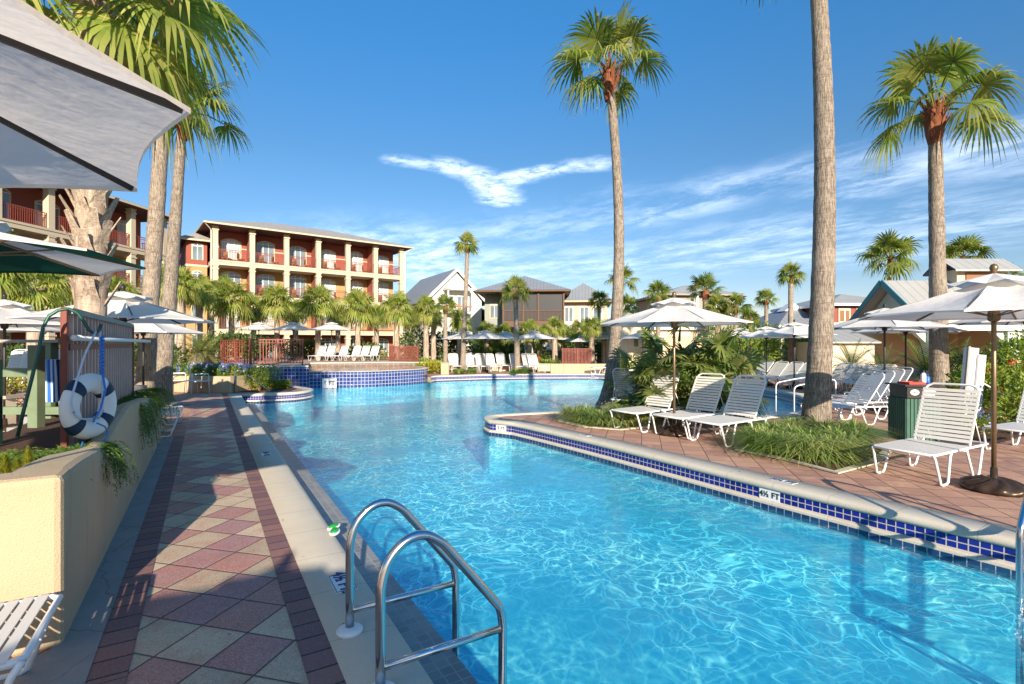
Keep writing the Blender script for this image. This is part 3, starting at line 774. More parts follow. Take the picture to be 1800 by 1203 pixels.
place(pc, us, G(312, 690), cam_angle(-.85, -.5)-PI/2, 'white strap patio chair half hidden behind the leaning trunk', 'white patio chairs by the flower planter')
root = empty('side_table', G(336, 692), 0, 'small white side table between the two patio chairs', 'table')
mb = MB(); mb.lathe([(.22, .42), (.225, .43), (.22, .44)], 16); mb.build('tabletop', 'white_plastic', root)
for k in range(4):
    mb = MB(); a = k*PI/2; mb.tube([(.16*math.cos(a), .16*math.sin(a), .42), (.2*math.cos(a), .2*math.sin(a), 0)], .012, 6); mb.build('leg', 'white_metal', root)

# ------------------------------------------------------------------ umbrellas
def umbrella(rad=1.4, zr=2.08, rise=.42, alt=False, cm='canvas', pole='bronze', vent=True, detail=1, base=True, lowres=False):
    root = empty('patio_umbrella', label='x', cat='umbrella')
    N = 8; K = 6 if not lowres else 3; J = 6 if not lowres else 2
    def surf(a_frac, r_frac, k):
        a = 2*PI*(k+a_frac)/N; q = 4*a_frac*(1-a_frac)
        inner = 1-(1-math.cos(PI/N))*q
        pull = 1-.035*q*r_frac
        r_ = rad*r_frac*inner*pull
        z = zr+rise*(1-r_frac)**1.05 - .05*q*math.sin(PI*min(1, r_frac))*.9 + .012*q*r_frac
        return Vector((r_*math.cos(a), r_*math.sin(a), z))
    mats = {0: MB(), 1: MB()}
    for k in range(N):
        mb = mats[k % 2 if alt else 0]
        g = [[surf(i/K, j/J, k) for i in range(K+1)] for j in range(J+1)]
        vs = [p for row in g for p in row]; fs = [(j*(K+1)+i, j*(K+1)+i+1, (j+1)*(K+1)+i+1, (j+1)*(K+1)+i) for j in range(J) for i in range(K)]
        mb.add(vs, fs)
        row = g[-1]; hem = [p-Vector((0, 0, .018)) for p in row]      # hem
        mb.add(row+hem, [(i, i+1, K+2+i, K+1+i) for i in range(K)])
    can = mats[0].build('canopy', cm, root, True)
    if alt: mats[1].build('canopy_panel', 'canvas_green', root, True)
    if vent:
        mb = MB(); vr = rad*.30
        for k in range(N):
            a0, a1 = 2*PI*k/N, 2*PI*(k+1)/N; am = (a0+a1)/2
            A = Vector((vr*math.cos(a0), vr*math.sin(a0), zr+rise*.70+.045)); B = Vector((vr*math.cos(a1), vr*math.sin(a1), zr+rise*.70+.045)); C_ = Vector((vr*1.02*math.cos(am), vr*1.02*math.sin(am), zr+rise*.70+.085)); T_ = Vector((0, 0, zr+rise+.07))
            mb.add([A, C_, B, T_], [(0, 1, 3), (1, 2, 3)])
        mb.build('vent', cm, root)
    mb = MB(); mb.lathe([(.0, zr+rise+.06), (.03, zr+rise+.07), (.028, zr+rise+.09), (.036, zr+rise+.11), (.04, zr+rise+.135), (.028, zr+rise+.165), (.0, zr+rise+.18)], 12); mb.build('finial', pole, root, True)
    mb = MB(); mb.tube([(0, 0, .05), (0, 0, zr+rise+.06)], .024, 10); mb.build('pole', pole, root, True)
    hubz = zr+.02
    mb = MB(); mb.lathe([(.03, hubz-.1), (.055, hubz-.08), (.06, hubz-.02), (.05, hubz+.02), (.03, hubz+.05)], 12); mb.build('hub', 'dark_metal' if pole != 'bronze' else pole, root, True)
    for k in range(N):
        a = 2*PI*k/N; c, s = math.cos(a), math.sin(a)
        mb = MB(); mb.bar((c*.02, s*.02, zr+rise-.03), (c*rad*.985, s*rad*.985, zr-.008), .017, .022); rb = mb.build('rib', pole, root)
        mb = MB(); mb.bar((c*.05, s*.05, hubz-.03), (c*rad*.5, s*rad*.5, zr+rise*.5-.03), .012); mb.build('strut', pole, rb)
    if base:
        mb = MB(); mb.lathe([(.29, 0), (.30, .03), (.29, .06), (.25, .085), (.19, .11), (.12, .13), (.06, .14), (.035, .15), (.032, .26), (.0, .26)], 48)
        for i, v in enumerate(mb.v):
            a = math.atan2(v[1], v[0]); rr = math.hypot(v[0], v[1])
            if rr > .06: k = 1+.04*math.sin(a*9+rr*26); mb.v[i] = (v[0]*k, v[1]*k, max(0, v[2]+.016*math.sin(a*9+rr*26)))
        mb.build('base', 'pole_base', root, True)
    return root
UM = umbrella(1.34, 1.98, .40); uU = [False]
UMd = umbrella(1.4, 2.05, .42, pole='dark_metal'); uD = [False]
UMf = umbrella(1.45, 2.0, .45, pole='dark_metal', lowres=True); uF = [False]
UMg = umbrella(1.45, 2.0, .45, pole='dark_metal', lowres=True, alt=True); uG = [False]
place(UM, uU, W(1185, 9.35), .3, 'cream umbrella with bronze pole standing among the three centre loungers', 'market umbrellas round the pool', 1.02)
place(UM, uU, W(1747, 5.78), .12, 'large cream umbrella on a dark scalloped base at the right edge', 'market umbrellas round the pool', 1.0)
place(UMd, uD, W(216, 8.6), .2, 'white umbrella behind the thick palm and the slatted screen', 'market umbrellas round the pool', 1.0)
place(UMd, uD, W(252, 11.6), .4, 'lower white umbrella showing under the one behind the screen', 'market umbrellas round the pool', .93)
place(UMd, uD, W(8, 9.6), .1, 'white umbrella at the left edge above the green wooden rail', 'market umbrellas round the pool', .98)
place(UMd, uD, W(-12, 11.5), .1, 'rear white umbrella cut by the left edge, just below its neighbour', 'market umbrellas round the pool', .95)
for px, f, s, lab in [(1555, 12.6, 1.0, 'white umbrella with dark pole left of the right-hand palm trunk'), (1592, 14.3, .97, 'lower white umbrella behind the palm trunk near the bin'),
                      (1347, 20.5, .93, 'white umbrella behind the right pool lobe, left of the thick trunk'), (1396, 19.0, .97, 'white umbrella partly hidden by the thick trunk'),
                      (1398, 25.0, .95, 'small far white umbrella above red chairs beyond the right lobe'), (1300, 24, .95, 'far white umbrella peeping behind the dense palm thicket'),
                      (1805, 12.0, 1.05, 'cream umbrella cut off by the right edge beyond the shrubs')]:
    place(UMd, uD, W(px, f), random.random(), lab, 'market umbrellas round the pool', s)
for px, f, lab in [(816, 31, 'leftmost white umbrella behind the far lounger row'), (853, 29.8, 'widest white umbrella above the far lounger row'), (888, 33, 'white umbrella left of the slim trunk in the far row'),
                   (938, 30.5, 'white umbrella right of the slim trunk above the far loungers'), (972, 36, 'white umbrella half hidden behind palm trunks beyond the far wall'),
                   (1065, 33, 'white umbrella left behind the peninsula palm trunk'), (1130, 29, 'small white umbrella right of the peninsula palm trunk'), (799, 36, 'rearmost white umbrella by the bushes left of the far row'),
                   (455, 33, 'leftmost white umbrella over the railed terrace'), (515, 33, 'middle white umbrella over the railed terrace'), (583, 33, 'rightmost white umbrella over the raised terrace')]:
    place(UMf, uF, W(px, f, ZT if px < 600 else 0), random.random(), lab, 'white umbrellas on the far side', .98)
place(UMg, uG, W(1003, 36), .5, 'green and white umbrella above the red far fence', 'green and white umbrellas', .98)
place(UMg, uG, W(1026, 33), .2, 'pale green umbrella just right of the red far fence top', 'green and white umbrellas', .9)
# near umbrellas at left
big = umbrella(1.5, 2.4, .46, cm='canvas_big', pole='dark_metal')
c_ = Vector((-1.52, 2.19, 0)); A_ = W(337, 1.63) - c_
place(big, [False], c_, math.atan2(A_.y, A_.x), 'huge grey-white umbrella filling the top left corner, dark ribs beneath', None)
gu = umbrella(1.27, 2.36, .25, alt=True, pole='wood_pole')
place(gu, [False], W(-95, 4.0), .1, 'green and white umbrella below the huge one at the left edge', None)
# unseen umbrella added behind the viewer to cast the shadow on the walkway
place(UM, uU, Vector((-1.85, -3.55, 0)), .2, 'unseen cream umbrella added behind the viewer to shade the near walkway', 'market umbrellas round the pool', 1.12)

# ------------------------------------------------------------------ pool ladder and handrails
def arc_path(pts, rad=.1, n=6):
    pts = [Vector(p) for p in pts]; out = [pts[0]]
    for i in range(1, len(pts)-1):
        a, b, c = pts[i-1], pts[i], pts[i+1]; r_ = rad if not isinstance(rad, (list, tuple)) else rad[i-1]
        p0 = b+(a-b).normalized()*r_; p2 = b+(c-b).normalized()*r_
        for k in range(n+1):
            t = k/n; out.append(p0*(1-t)**2+b*2*t*(1-t)+p2*t*t)
    out.append(pts[-1]); return out
def ladder(loc, rz, label):
    root = empty('pool_ladder', loc, rz, label, 'ladder', 'steel pool ladders')
    for s, y in ((0, 0.0), (1, -.60)):
        rail = [Vector((0, y, 0)), Vector((0, y, .2))]+[Vector((q.x, y, q.y)) for q in smooth_line([(0, .42), (.004, .52), (.04, .625), (.12, .70), (.21, .715), (.30, .665), (.37, .585), (.60, .30), (.645, .235), (.66, .15)], .025)]+[Vector((.66, y, -.3)), Vector((.66, y, -1.1))]
        mb = MB(); mb.tube(rail, .0235, 14); r_ = mb.build('rail', 'steel', root, True)
        mb = MB(); mb.tube([(0, y, .13), (.66, y, .13)], .019, 12); mb.build('crossbar', 'steel', root, True)
        mb = MB(); mb.lathe([(.075, 0), (.075, .012), (.055, .022), (.03, .03), (.0, .03)], 20, (0, y, .013)); mb.build('flange', 'white_plastic', root, True)
    for z in (-.42, -.68, -.94):
        mb = MB(); mb.box(.60, .70, -.585, -.015, z, z+.03); mb.build('tread', 'marker_blue', root, bevel=.008)
    return root
ladder((.70, 2.98, 0), 0, 'stainless steel pool ladder with two arched rails in the foreground')
ladder((6.0, .775, 0), PI, 'stainless pool ladder just entering the frame at the right edge')
def handrail(pts, label, m='steel', r=.02, group='handrails at the pool steps'):
    mb = MB(); mb.tube(arc_path(pts, .12), r, 10); return tag(mb.build('handrail', m, smooth=True), label, 'handrail', group)
p = G(412, 691); q = G(482, 702, WZ)
handrail([p, p+Vector((0, 0, .68)), p+Vector((.12, -.02, .80)), q.lerp(p, .1)+Vector((0, 0, .25)), q+Vector((0, 0, -.3))], 'curved steel handrail going down into the far left pool corner')
for k, (px, py, s) in enumerate([(1364, 722, 'left'), (1396, 735, 'right')]):
    a = W(px, 14.5-k*1.2, 0); bq = a+(W(1460, 13.5)-W(1380, 13.5))*.9
    handrail([a+Vector((0, 0, -.5)), a+Vector((0, 0, .55)), a.lerp(bq, .5)+Vector((0, 0, .66)), bq+Vector((0, 0, .74)), bq+Vector((0, 0, 0))], f'{"rear" if k == 0 else "front"} white handrail at the right pool lobe steps beside the thick trunk', 'white_metal', .016)

# small green toy on the coping
root = empty('pool_toy', G(588, 940)+Vector((.0, 0, .012)), 0, 'small green plastic pool toy with clear rim on the sunlit coping edge', 'pool toy')
for k in range(2):
    mb = MB(); Mx = Matrix.Translation((.02*k, .13*k, .012)) @ Matrix.Rotation(R(70-20*k), 4, 'Z') @ Matrix.Scale(1.9, 4, (1, 0, 0))
    mb.lathe([(.0, .0), (.028, .0), (.036, .008), (.03, .02), (.0, .026)], 16, (0, 0, 0), Mx); mb.build('lens', 'green_plastic', root, True)
    mb = MB(); mb.lathe([(.036, -.006), (.046, -.004), (.046, .006), (.036, .01)], 16, (0, 0, 0), Mx); mb.build('rim', 'white_plastic', root, True)

# ------------------------------------------------------------------ depth markers
def text(body, size, m, parent, loc, rot=(0, 0, 0), name='lettering', sx=1):
    c = bpy.data.curves.new(name, 'FONT'); c.body = body; c.size = size; c.align_x = 'CENTER'; c.align_y = 'CENTER'; c.extrude = .0012; c.offset = size*.028
    c.materials.append(MATS[m]); o = bpy.data.objects.new(name, c); COL.objects.link(o); me = bpy.data.meshes.new_from_object(o); bpy.data.objects.remove(o); o = bpy.data.objects.new(name, me); COL.objects.link(o); o.parent = parent; o.location = loc; o.rotation_euler = rot; o.scale = (sx, 1, 1); return o
def marker(loc, rz, w, h, body, size, label, vertical=False, group='depth markers round the pool'):
    root = empty('depth_marker', loc, rz, label, 'depth marker', group)
    M_ = Matrix.Rotation(PI/2, 4, 'X') if vertical else None
    mb = MB(); mb.box(-w/2, w/2, -h/2, h/2, 0, .004, M_); mb.build('plate', 'marker_white', root)
    fr = MB(); t_ = .003
    for a, b in (((-w/2+.006, -h/2+.006), (w/2-.006, -h/2+.006)), ((w/2-.006, -h/2+.006), (w/2-.006, h/2-.006)), ((w/2-.006, h/2-.006), (-w/2+.006, h/2-.006)), ((-w/2+.006, h/2-.006), (-w/2+.006, -h/2+.006))):
        v = [Vector((*a, .0055)), Vector((*b, .0055))]
        if M_: v = [M_ @ q for q in v]
        fr.bar(v[0], v[1], t_)
    if not vertical: fr.build('border', 'marker_black', root)
    text(body, size, 'marker_blue' if not vertical else 'marker_black', root, (0, -.006, 0) if vertical else (0, 0, .0065), (PI/2, 0, 0) if vertical else (0, 0, 0))
    return root
p = G(592, 1030)
marker((.80, p.y, .012), R(-90), .28, .14, '4½ FT.', .115, 'white 4½ FT marker on the coping behind the near ladder rail')
marker((.76, G(468, 800).y, .012), R(-90), .26, .14, '4½ FT.', .105, 'white 4½ FT marker further up the left coping')
def on_front(px, z, off=-.004):
    """point of the tile band of the right-hand edge at picture column px"""
    best = None
    for i in range(len(front)-1):
        for k in range(10):
            q = front[i].lerp(front[i+1], k/10); f = q.x*ST+q.y*CT; x = 900+900*(q.x*CT-q.y*ST)/f
            if f > .5 and (best is None or abs(x-px) < best[0]): best = (abs(x-px), q.copy(), (front[i+1]-front[i]).normalized())
    _, q, t = best; n = Vector((-t.y, t.x, 0)); q = q+n*off; q.z = z; return q, t, n
q, t, n = on_front(1355, -.14, -.006)
marker(q, math.atan2(t.y, t.x), .25, .126, '4½ FT', .092, 'white 4½ FT marker set in the navy tile band', True)
q, t, n = on_front(883, -.14, -.006)
marker(q, math.atan2(t.y, t.x), .26, .13, '5 FT', .095, 'white 5 FT marker in the tile band near the peninsula tip', True)
q, t, n = on_front(1362, .013, .17)
marker(q, math.atan2(-t.y, -t.x)+PI, .28, .13, '4½ FT', .10, '4½ FT marker lying on the right-hand coping above the navy tiles')
q, t, n = on_front(1015, .013, .17)
marker(q, math.atan2(-t.y, -t.x)+PI, .26, .12, '5 FT', .08, '5 FT marker lying flat on the coping before the peninsula palm')
marker(W(579, 22.45, -.07), cam_angle(1, .05), .62, .42, '6 FT', .26, 'white 6 FT marker low on the raised pool tile wall', True)

# ------------------------------------------------------------------ leafy plants
def blob_leaves(mb, c, rad, n, size, rnd, flat=.75, aspect=.45, top_bias=0.0):
    c = Vector(c); rad = Vector(rad)
    for i in range(n):
        d = Vector((rnd.gauss(0, 1), rnd.gauss(0, 1), rnd.gauss(0, 1))).normalized()
        k = 1+.38*noise.noise(d*2.3+c*3.1)+.18*noise.noise(d*6+c)
        rr = rnd.uniform(.45, 1.0)**.5*k
        p = c+Vector((d.x*rad.x, d.y*rad.y, d.z*rad.z))*rr
        if p.z < c.z-rad.z*.98: continue
        o = (d*.8+Vector((rnd.uniform(-1, 1), rnd.uniform(-1, 1), rnd.uniform(-.4, 1.1)))).normalized()
        s = o.cross(Vector((rnd.uniform(-1, 1), rnd.uniform(-1, 1), rnd.uniform(-1, 1))))
        if s.length < .1: continue
        s.normalize(); L = size*rnd.uniform(.6, 1.3); w = L*aspect
        mb.add([p, p+o*L*.5+s*w*.5, p+o*L, p+o*L*.5-s*w*.5], [(0, 1, 2, 3)])
def shrub(name, loc, rad, n, size, m, label, cat='shrub', group=None, blobs=4, seed=0, flowers=None, extra=None, aspect=.45):
    rnd = random.Random(seed+len(label)); root = empty(name, loc, 0, label, cat, group)
    mb = MB(); rad = Vector(rad)
    for k in range(blobs):
        c = Vector((rnd.uniform(-.5, .5)*rad.x, rnd.uniform(-.5, .5)*rad.y, rad.z*rnd.uniform(.75, 1.1))) if blobs > 1 else Vector((0, 0, rad.z))
        blob_leaves(mb, c, rad*(rnd.uniform(.55, .8) if blobs > 1 else 1), n//blobs, size, rnd, aspect=aspect)
    mb.v = [(v[0], v[1], max(v[2], 0.0)) for v in mb.v]
    mb.build('foliage', m, root)
    st = MB()
    for k in range(5):
        a = rnd.uniform(0, 6.28); st.tube([(0, 0, 0), (rad.x*.4*math.cos(a), rad.y*.4*math.sin(a), rad.z*1.1)], [.02, .008], 5)
    st.build('stems', 'wood_pole', root)
    if flowers:
        fm, fn, fs = flowers; fb = MB()
        for k in range(fn):
            d = Vector((rnd.gauss(0, 1), rnd.gauss(0, 1), rnd.gauss(0, 1))).normalized(); d.z = abs(d.z)*.8
            p = Vector((d.x*rad.x, d.y*rad.y, rad.z+d.z*rad.z*.85))*1.02
            blob_leaves(fb, p, (fs*.6,)*3, 12, fs, rnd, aspect=.8)
        tag(fb.build('flowers', fm, root), kind='stuff')
    return root
def grass_clump(name, loc, rx, ry, n, L, m, label, cat='grass bed', group=None, w=.012, seed=3, droop=.6, mulch=True, tufts=None):
    rnd = random.Random(seed); root = empty(name, loc, 0, label, cat, group); mb = MB()
    cents = tufts or [(rnd.uniform(-1, 1)*rx*.85, rnd.uniform(-1, 1)*ry*.85) for _ in range(max(1, n//90))]
    for i in range(n):
        cx, cy = cents[i % len(cents)]
        a = rnd.uniform(0, 2*PI); el = rnd.uniform(.55, 1.45); l = L*rnd.uniform(.6, 1.15)
        b0 = Vector((cx+rnd.gauss(0, .035), cy+rnd.gauss(0, .035), 0)); d = Vector((math.cos(a)*math.cos(el), math.sin(a)*math.cos(el), math.sin(el)))
        s = Vector((-math.sin(a), math.cos(a), 0))*w; vs = []
        for k in range(4):
            t = k/3; p = b0+d*l*t+Vector((math.cos(a), math.sin(a), -1.2))*(l*droop*.5*t*t*t); p.z = max(p.z, .01)
            hw = (1, 1.0, .7, .0)[k]
            vs += [p-s*hw*.5, p+s*hw*.5] if k < 3 else [p]
        mb.add(vs, [(0, 1, 3, 2), (2, 3, 5, 4), (4, 5, 6)])
    mb.build('blades', m, root)
    return root

def bed(name, loc, pts, label_border=True):
    mb = MB(); mb.sheet(pts, z=.014); tag(mb.build('planting_bed', 'mulch'), kind='structure')
    ln = [Vector((p_[0], p_[1], 0)) for p_ in pts]+[Vector((pts[0][0], pts[0][1], 0))]
    strip(ln, [(-.06, .010), (-.06, .028), (.06, .028), (.06, .010)], 'bed_edging', 'coping')
# bed of thick trunk
bp_ = [G(1296, 792), G(1380, 809), G(1470, 833), G(1535, 815), G(1560, 795), G(1500, 765), G(1390, 758), G(1320, 770)]
bed('b', None, bp_)
c0 = G(1425, 785)
rn = random.Random(4)
tf = []
for px, py in [(1330, 790), (1352, 797), (1380, 803), (1410, 808), (1440, 812), (1468, 812), (1490, 800), (1395, 790), (1365, 780), (1470, 790), (1508, 790), (1425, 795), (1345, 776), (1500, 775), (1450, 770), (1395, 768)]:
    v = G(px, py)-c0; tf.append((v.x, v.y))
grass_clump('border_grass', c0+Vector((0, 0, .014)), 1, 1, 6200, .66, 'liriope', 'bushy striped border grass round the thick palm trunk', tufts=tf, w=.014, droop=.95)
bp_ = [G(985, 742), G(1030, 752), G(1090, 757), G(1135, 752), G(1110, 735), G(1050, 728), G(1000, 730)]
bed('b', None, bp_); c0 = G(1060, 742); tf = []
for px, py in [(1005, 740), (1022, 744), (1040, 748), (1060, 750), (1082, 750), (1100, 748), (1118, 745), (1030, 738), (1090, 738), (1110, 738)]:
    v = G(px, py)-c0; tf.append((v.x, v.y))
grass_clump('border_grass', c0+Vector((0, 0, .014)), 1, 1, 3600, .58, 'liriope', 'border grass round the foot of the peninsula palm', tufts=tf, w=.016, droop=.9)
for px, lab in ((817, 'low grass tuft at the foot of the slender tall palm'), (910, 'low grass tuft at the foot of the shorter slim palm')):
    grass_clump('border_grass', G(px, 657.5)+Vector((0, 0, .01)), .9, .5, 700, .5, 'liriope', lab, 'grass bed', 'grass tufts on the far deck', w=.03, seed=px)

# dense fan palm thicket on peninsula
root = empty('palm_thicket', W(1215, 11.2), 0, 'large dark green fan palm thicket behind the three centre loungers', 'palm bush')
mb = MB(); st = MB(); rnd = random.Random(8)
for i in range(150):
    b0 = Vector((rnd.uniform(-1.35, 1.35), rnd.uniform(-.8, .8), rnd.uniform(0, .55)+(rnd.random() < .55)*rnd.uniform(.3, 1.25)))
    b0.x *= 1-.3*b0.z
    Mr = Matrix.Rotation(-TH, 3, 'Z'); b0 = Mr @ b0
    fan(mb, b0, rnd.uniform(0, 6.28), R(rnd.uniform(-5, 70)), rnd.uniform(.35, .6), rnd.uniform(.40, .58), 17, .3, rnd, segs=3, stems=st)
mb.build('fronds', 'palm_leaf_dark', root); st.build('leaf_stalks', 'palm_leaf_dark', root)
root = empty('palm_clump', W(1165, 12.3), 0, 'lower yellow-green fan palm clump left of the dark thicket', 'palm bush')
mb = MB(); rnd = random.Random(9)
for i in range(40):
    fan(mb, Mr @ Vector((rnd.uniform(-.9, .7), rnd.uniform(-.5, .5), rnd.uniform(0, .5))), rnd.uniform(0, 6.28), R(rnd.uniform(0, 65)), rnd.uniform(.3, .5), rnd.uniform(.4, .6), 15, .3, rnd, segs=3)
mb.build('fronds', 'sabal_leaf', root)

# ------------------------------------------------------------------ foreground planter at left
XW = -.68
prof = [(3.80, .93), (4.2, .92), (4.85, .875), (5.15, .87), (5.4, .89), (5.9, .95), (6.6, 1.02), (7.3, .99), (8.1, .95), (9.0, .88), (9.8, .76), (10.4, .58), (10.72, .40)]
root = empty('planter_wall', (XW, 3.66, 0), 0, 'cream stucco planter wall with curved top along the left of the walkway', 'planter')
mb = MB(); vs = []; fs = []
pf = smooth_line(prof, .12); n = len(pf); c_r = .05
rowsx = [(0, -1, 0), (0, -c_r, 1), (-c_r*.3, -c_r*.3, 1), (-c_r, 0, 1)]
for q in pf:
    y = q.x-3.66; z = q.y; th = -.14 if q.x > 5.0 else -.30+.16*max(0, (q.x-4.6)/.4)
    vs += [Vector((0, y, -.02)), Vector((0, y, z-.05)), Vector((-.012, y, z-.016)), Vector((-.045, y, z)), Vector((th+.045, y, z)), Vector((th+.012, y, z-.016)), Vector((th, y, z-.05)), Vector((th, y, -.02))]
for i in range(n-1):
    for k in range(7): fs.append((i*8+k, (i+1)*8+k, (i+1)*8+k+1, i*8+k+1))
fs += [tuple(range(8))[::-1][::-1], tuple((n-1)*8+k for k in range(8))[::-1]]
mb.add(vs, fs); mb.build('side_wall', 'cream_stucco', root, False)
mb = MB(); mb.box(-3.4, .003, 0, .26, -.02, .932); mb.build('front_wall', 'cream_stucco', root, bevel=.035)
mb = MB(); mb.sheet([(-1.1, .2), (-.13, .2), (-.13, 6.9), (-1.1, 6.9)], z=.74); mb.build('soil', 'mulch', root)
mb = MB(); mb.box(-3.3, -1.1, .26, 1.0, -.02, .74); mb.build('soil', 'mulch', root)

def fern(name, loc, label, spots, n, L, hang=0.0, m='fern_leaf', seed=1, group=None, cat='trailing fern', out=(1, 0)):
    """trailing asparagus-fern: fine needles along arching stems"""
    rnd = random.Random(seed); root = empty(name, loc, 0, label, cat, group); mb = MB()
    for i in range(n):
        sx, sy, sz_ = spots[i % len(spots)]; a = rnd.uniform(0, 2*PI)
        if hang and rnd.random() < .6: a = math.atan2(out[1], out[0])+rnd.gauss(0, .5)
        l = L*rnd.uniform(.5, 1.2); p = Vector((sx+rnd.gauss(0, .05), sy+rnd.gauss(0, .05), sz_)); d = Vector((math.cos(a)*.7, math.sin(a)*.7, rnd.uniform(.3, 1.0))).normalized()
        steps = 13
        for k in range(steps):
            t = k/steps; d = (d+Vector((0, 0, -.16-hang*.22))).normalized(); p2 = p+d*l/steps
            for q in range(5):
                o = (d*.5+Vector((rnd.uniform(-1, 1), rnd.uniform(-1, 1), rnd.uniform(-.8, 1)))).normalized(); s = o.cross(d).normalized()*.003; ln = rnd.uniform(.018, .042)
                b0 = p.lerp(p2, rnd.random()); mb.add([b0-s, b0+s, b0+o*ln], [(0, 1, 2)])
            p = p2
    mb.build('fronds', m, root); return root
fern('trailing_fern', (XW-.35, 4.0, .75), 'bright trailing fern at the planter corner below the life ring', [(rn.uniform(-.5, .15), rn.uniform(0, 1.5), 0) for _ in range(12)], 420, .34, 0, seed=2)
fern('trailing_fern', (XW-.1, 5.0, .84), 'green fern strand hanging over the low dip of the planter wall', [(0, 0, 0), (0, .2, 0), (.02, .1, 0)], 90, .42, .9, seed=3)
fern('trailing_fern', (XW-.13, 8.6, .9), 'thick fern mound spilling over the far planter end onto the walkway', [(rn.uniform(-.3, .05), rn.uniform(-1.3, 1.9), 0) for _ in range(12)], 520, .62, .8, seed=4)
fern('trailing_fern', (XW-1.5, 4.0, .72), 'loose fern tangle along the planter at the left edge', [(rn.uniform(-1.2, .75), rn.uniform(-.05, .6), 0) for _ in range(34)], 900, .34, 0, seed=5)
def cone_fern(loc, h, label):
    rnd = random.Random(int(loc[0]*100)); root = empty('foxtail_fern', loc, 0, label, 'fern', 'yellow-green foxtail ferns'); mb = MB()
    for i in range(int(900*h/.2)):
        t = rnd.random(); a = rnd.uniform(0, 6.28); r_ = .055*(1-t)**.7+.004
        p = Vector((r_*.3*math.cos(a), r_*.3*math.sin(a), t*h)); o = Vector((math.cos(a), math.sin(a), rnd.uniform(.5, 1.6))).normalized(); s = Vector((-math.sin(a), math.cos(a), 0))*.003
        mb.add([p-s, p+s, p+o*r_*1.05], [(0, 1, 2)])
    mb.build('plume', 'shrub_lime', root); return root
cone_fern(W(49, 3.35, ZP(838, 3.35)), .20, 'tallest yellow-green foxtail fern plume in the left planter')
cone_fern(W(9, 3.3, ZP(840, 3.3)), .15, 'yellow-green foxtail fern plume at the very left edge')
cone_fern(W(30, 3.32, ZP(836, 3.32)), .11, 'small foxtail fern plume between the two bigger ones')
shrub('leafy_shrub', Vector((XW-.5, 11.6, 0)), (.45, .6, .42), 1500, .07, 'shrub_leaf', 'leafy green shrub at the foot of the two left trunks', seed=5)

# slatted screen + reaching pole + life ring -------------------------
XF = -1.0
root = empty('slatted_screen', (XF+.02, 5.46, 0), 0, 'tall red-brown slatted wooden screen behind the life ring', 'fence')
mb = MB(); mb.box(-.037, .004, -.03, .03, .3, 1.95); mb.build('post', 'fence_red', root, bevel=.006)
mb = MB(); mb.box(-.05, .03, 4.14, 4.2, .3, 1.93); mb.build('post', 'fence_red', root, bevel=.006)
mb = MB(); mb.box(-.06, .03, .03, 4.14, 1.90, 1.95); mb.build('top_rail', 'grey_wood', root)
y = .14; mb = None
while y < 4.12:
    mb = MB(); mb.box(-.018, .012, y, y+.03, .35, 1.899); mb.build('slat', 'slat_pink', root); y += .165
mb = MB(); mb.box(-.05, -.0182, .03, 4.14, .3, 1.90); mb.build('backing_board', 'fence_red', root)
mb = MB(); mb.box(.0005, .014, .031, 4.14, 1.60, 1.65); mb.build('cross_rail', 'fence_red', root)
mb = MB(); ya, yb = 5.40, 12.5
mb.tube([(XF+.07, 5.42, 1.70), (XF+.07, 11.8, 1.70)], .026, 10); tag(mb.build('support_pole', 'white_plastic', smooth=True), 'long grey-white pole hung level across the slatted screen', 'pole')
for yy in (5.95, 11.7):
    pass
hook = [W(px_, 3.85+.002*(px_-30), ZP(py_, 3.85+.002*(px_-30))) for px_, py_ in [(30, 770), (42, 720), (56, 665), (70, 605), (76, 575), (86, 556), (102, 546), (120, 543), (136, 550), (148, 566), (156, 580), (166, 587), (174, 582), (178, 570)]]
mb = MB(); mb.tube(hook, .0125, 8); tag(mb.build('shepherds_hook', 'teal_pole', smooth=True), 'dark green life-saving hook pole arching over the screen', 'rescue hook')
RC = W(157, 4.12, ZP(714, 4.12))
root = empty('life_ring', RC, 0, 'white life ring with navy bands hanging by the screen', 'life ring')
Rm, rt_ = .188, .076
TILT = Matrix.Rotation(R(-30), 3, 'Z')
def ringpt(a, b, k=1.0):
    v = Vector((rt_*.72*k*math.sin(b), (Rm+rt_*k*math.cos(b))*math.cos(a), (Rm+rt_*k*math.cos(b))*math.sin(a))); return TILT @ v
mb = MB(); NA, NB = 48, 14
mb.add([ringpt(2*PI*i/NA, 2*PI*j/NB) for i in range(NA) for j in range(NB)], [(i*NB+j, i*NB+(j+1) % NB, ((i+1) % NA)*NB+(j+1) % NB, ((i+1) % NA)*NB+j) for i in range(NA) for j in range(NB)])
mb.build('float', 'white_plastic', root, True)
for c0 in (40, 135, 222, 318):
    mb = MB(); nn = 7; a0 = R(c0-11); 
    mb.add([ringpt(a0+R(22)*i/nn, 2*PI*j/NB, 1.05) for i in range(nn+1) for j in range(NB)], [(i*NB+j, i*NB+(j+1) % NB, (i+1)*NB+(j+1) % NB, (i+1)*NB+j) for i in range(nn) for j in range(NB)])
    mb.build('band', 'navy', root, True)
def lp(y, z, x=.07): return TILT @ Vector((x, y, z))
mb = MB(); mb.tube(arc_path([lp(-.02, .60), lp(-.13, .42), lp(-.27, .05), lp(-.20, -.08), lp(0, -.10), lp(.05, -.04), lp(.04, .2), lp(.02, .6)], .08, 6), .0075, 7); mb.build('white_rope', 'rope_white', root, True)
mb = MB(); rr = []
for i in range(40):
    t = i/39; rr.append(lp(.02+.012*math.sin(i*1.7), .56-.30*t, .085+.01*math.cos(i*1.7)))
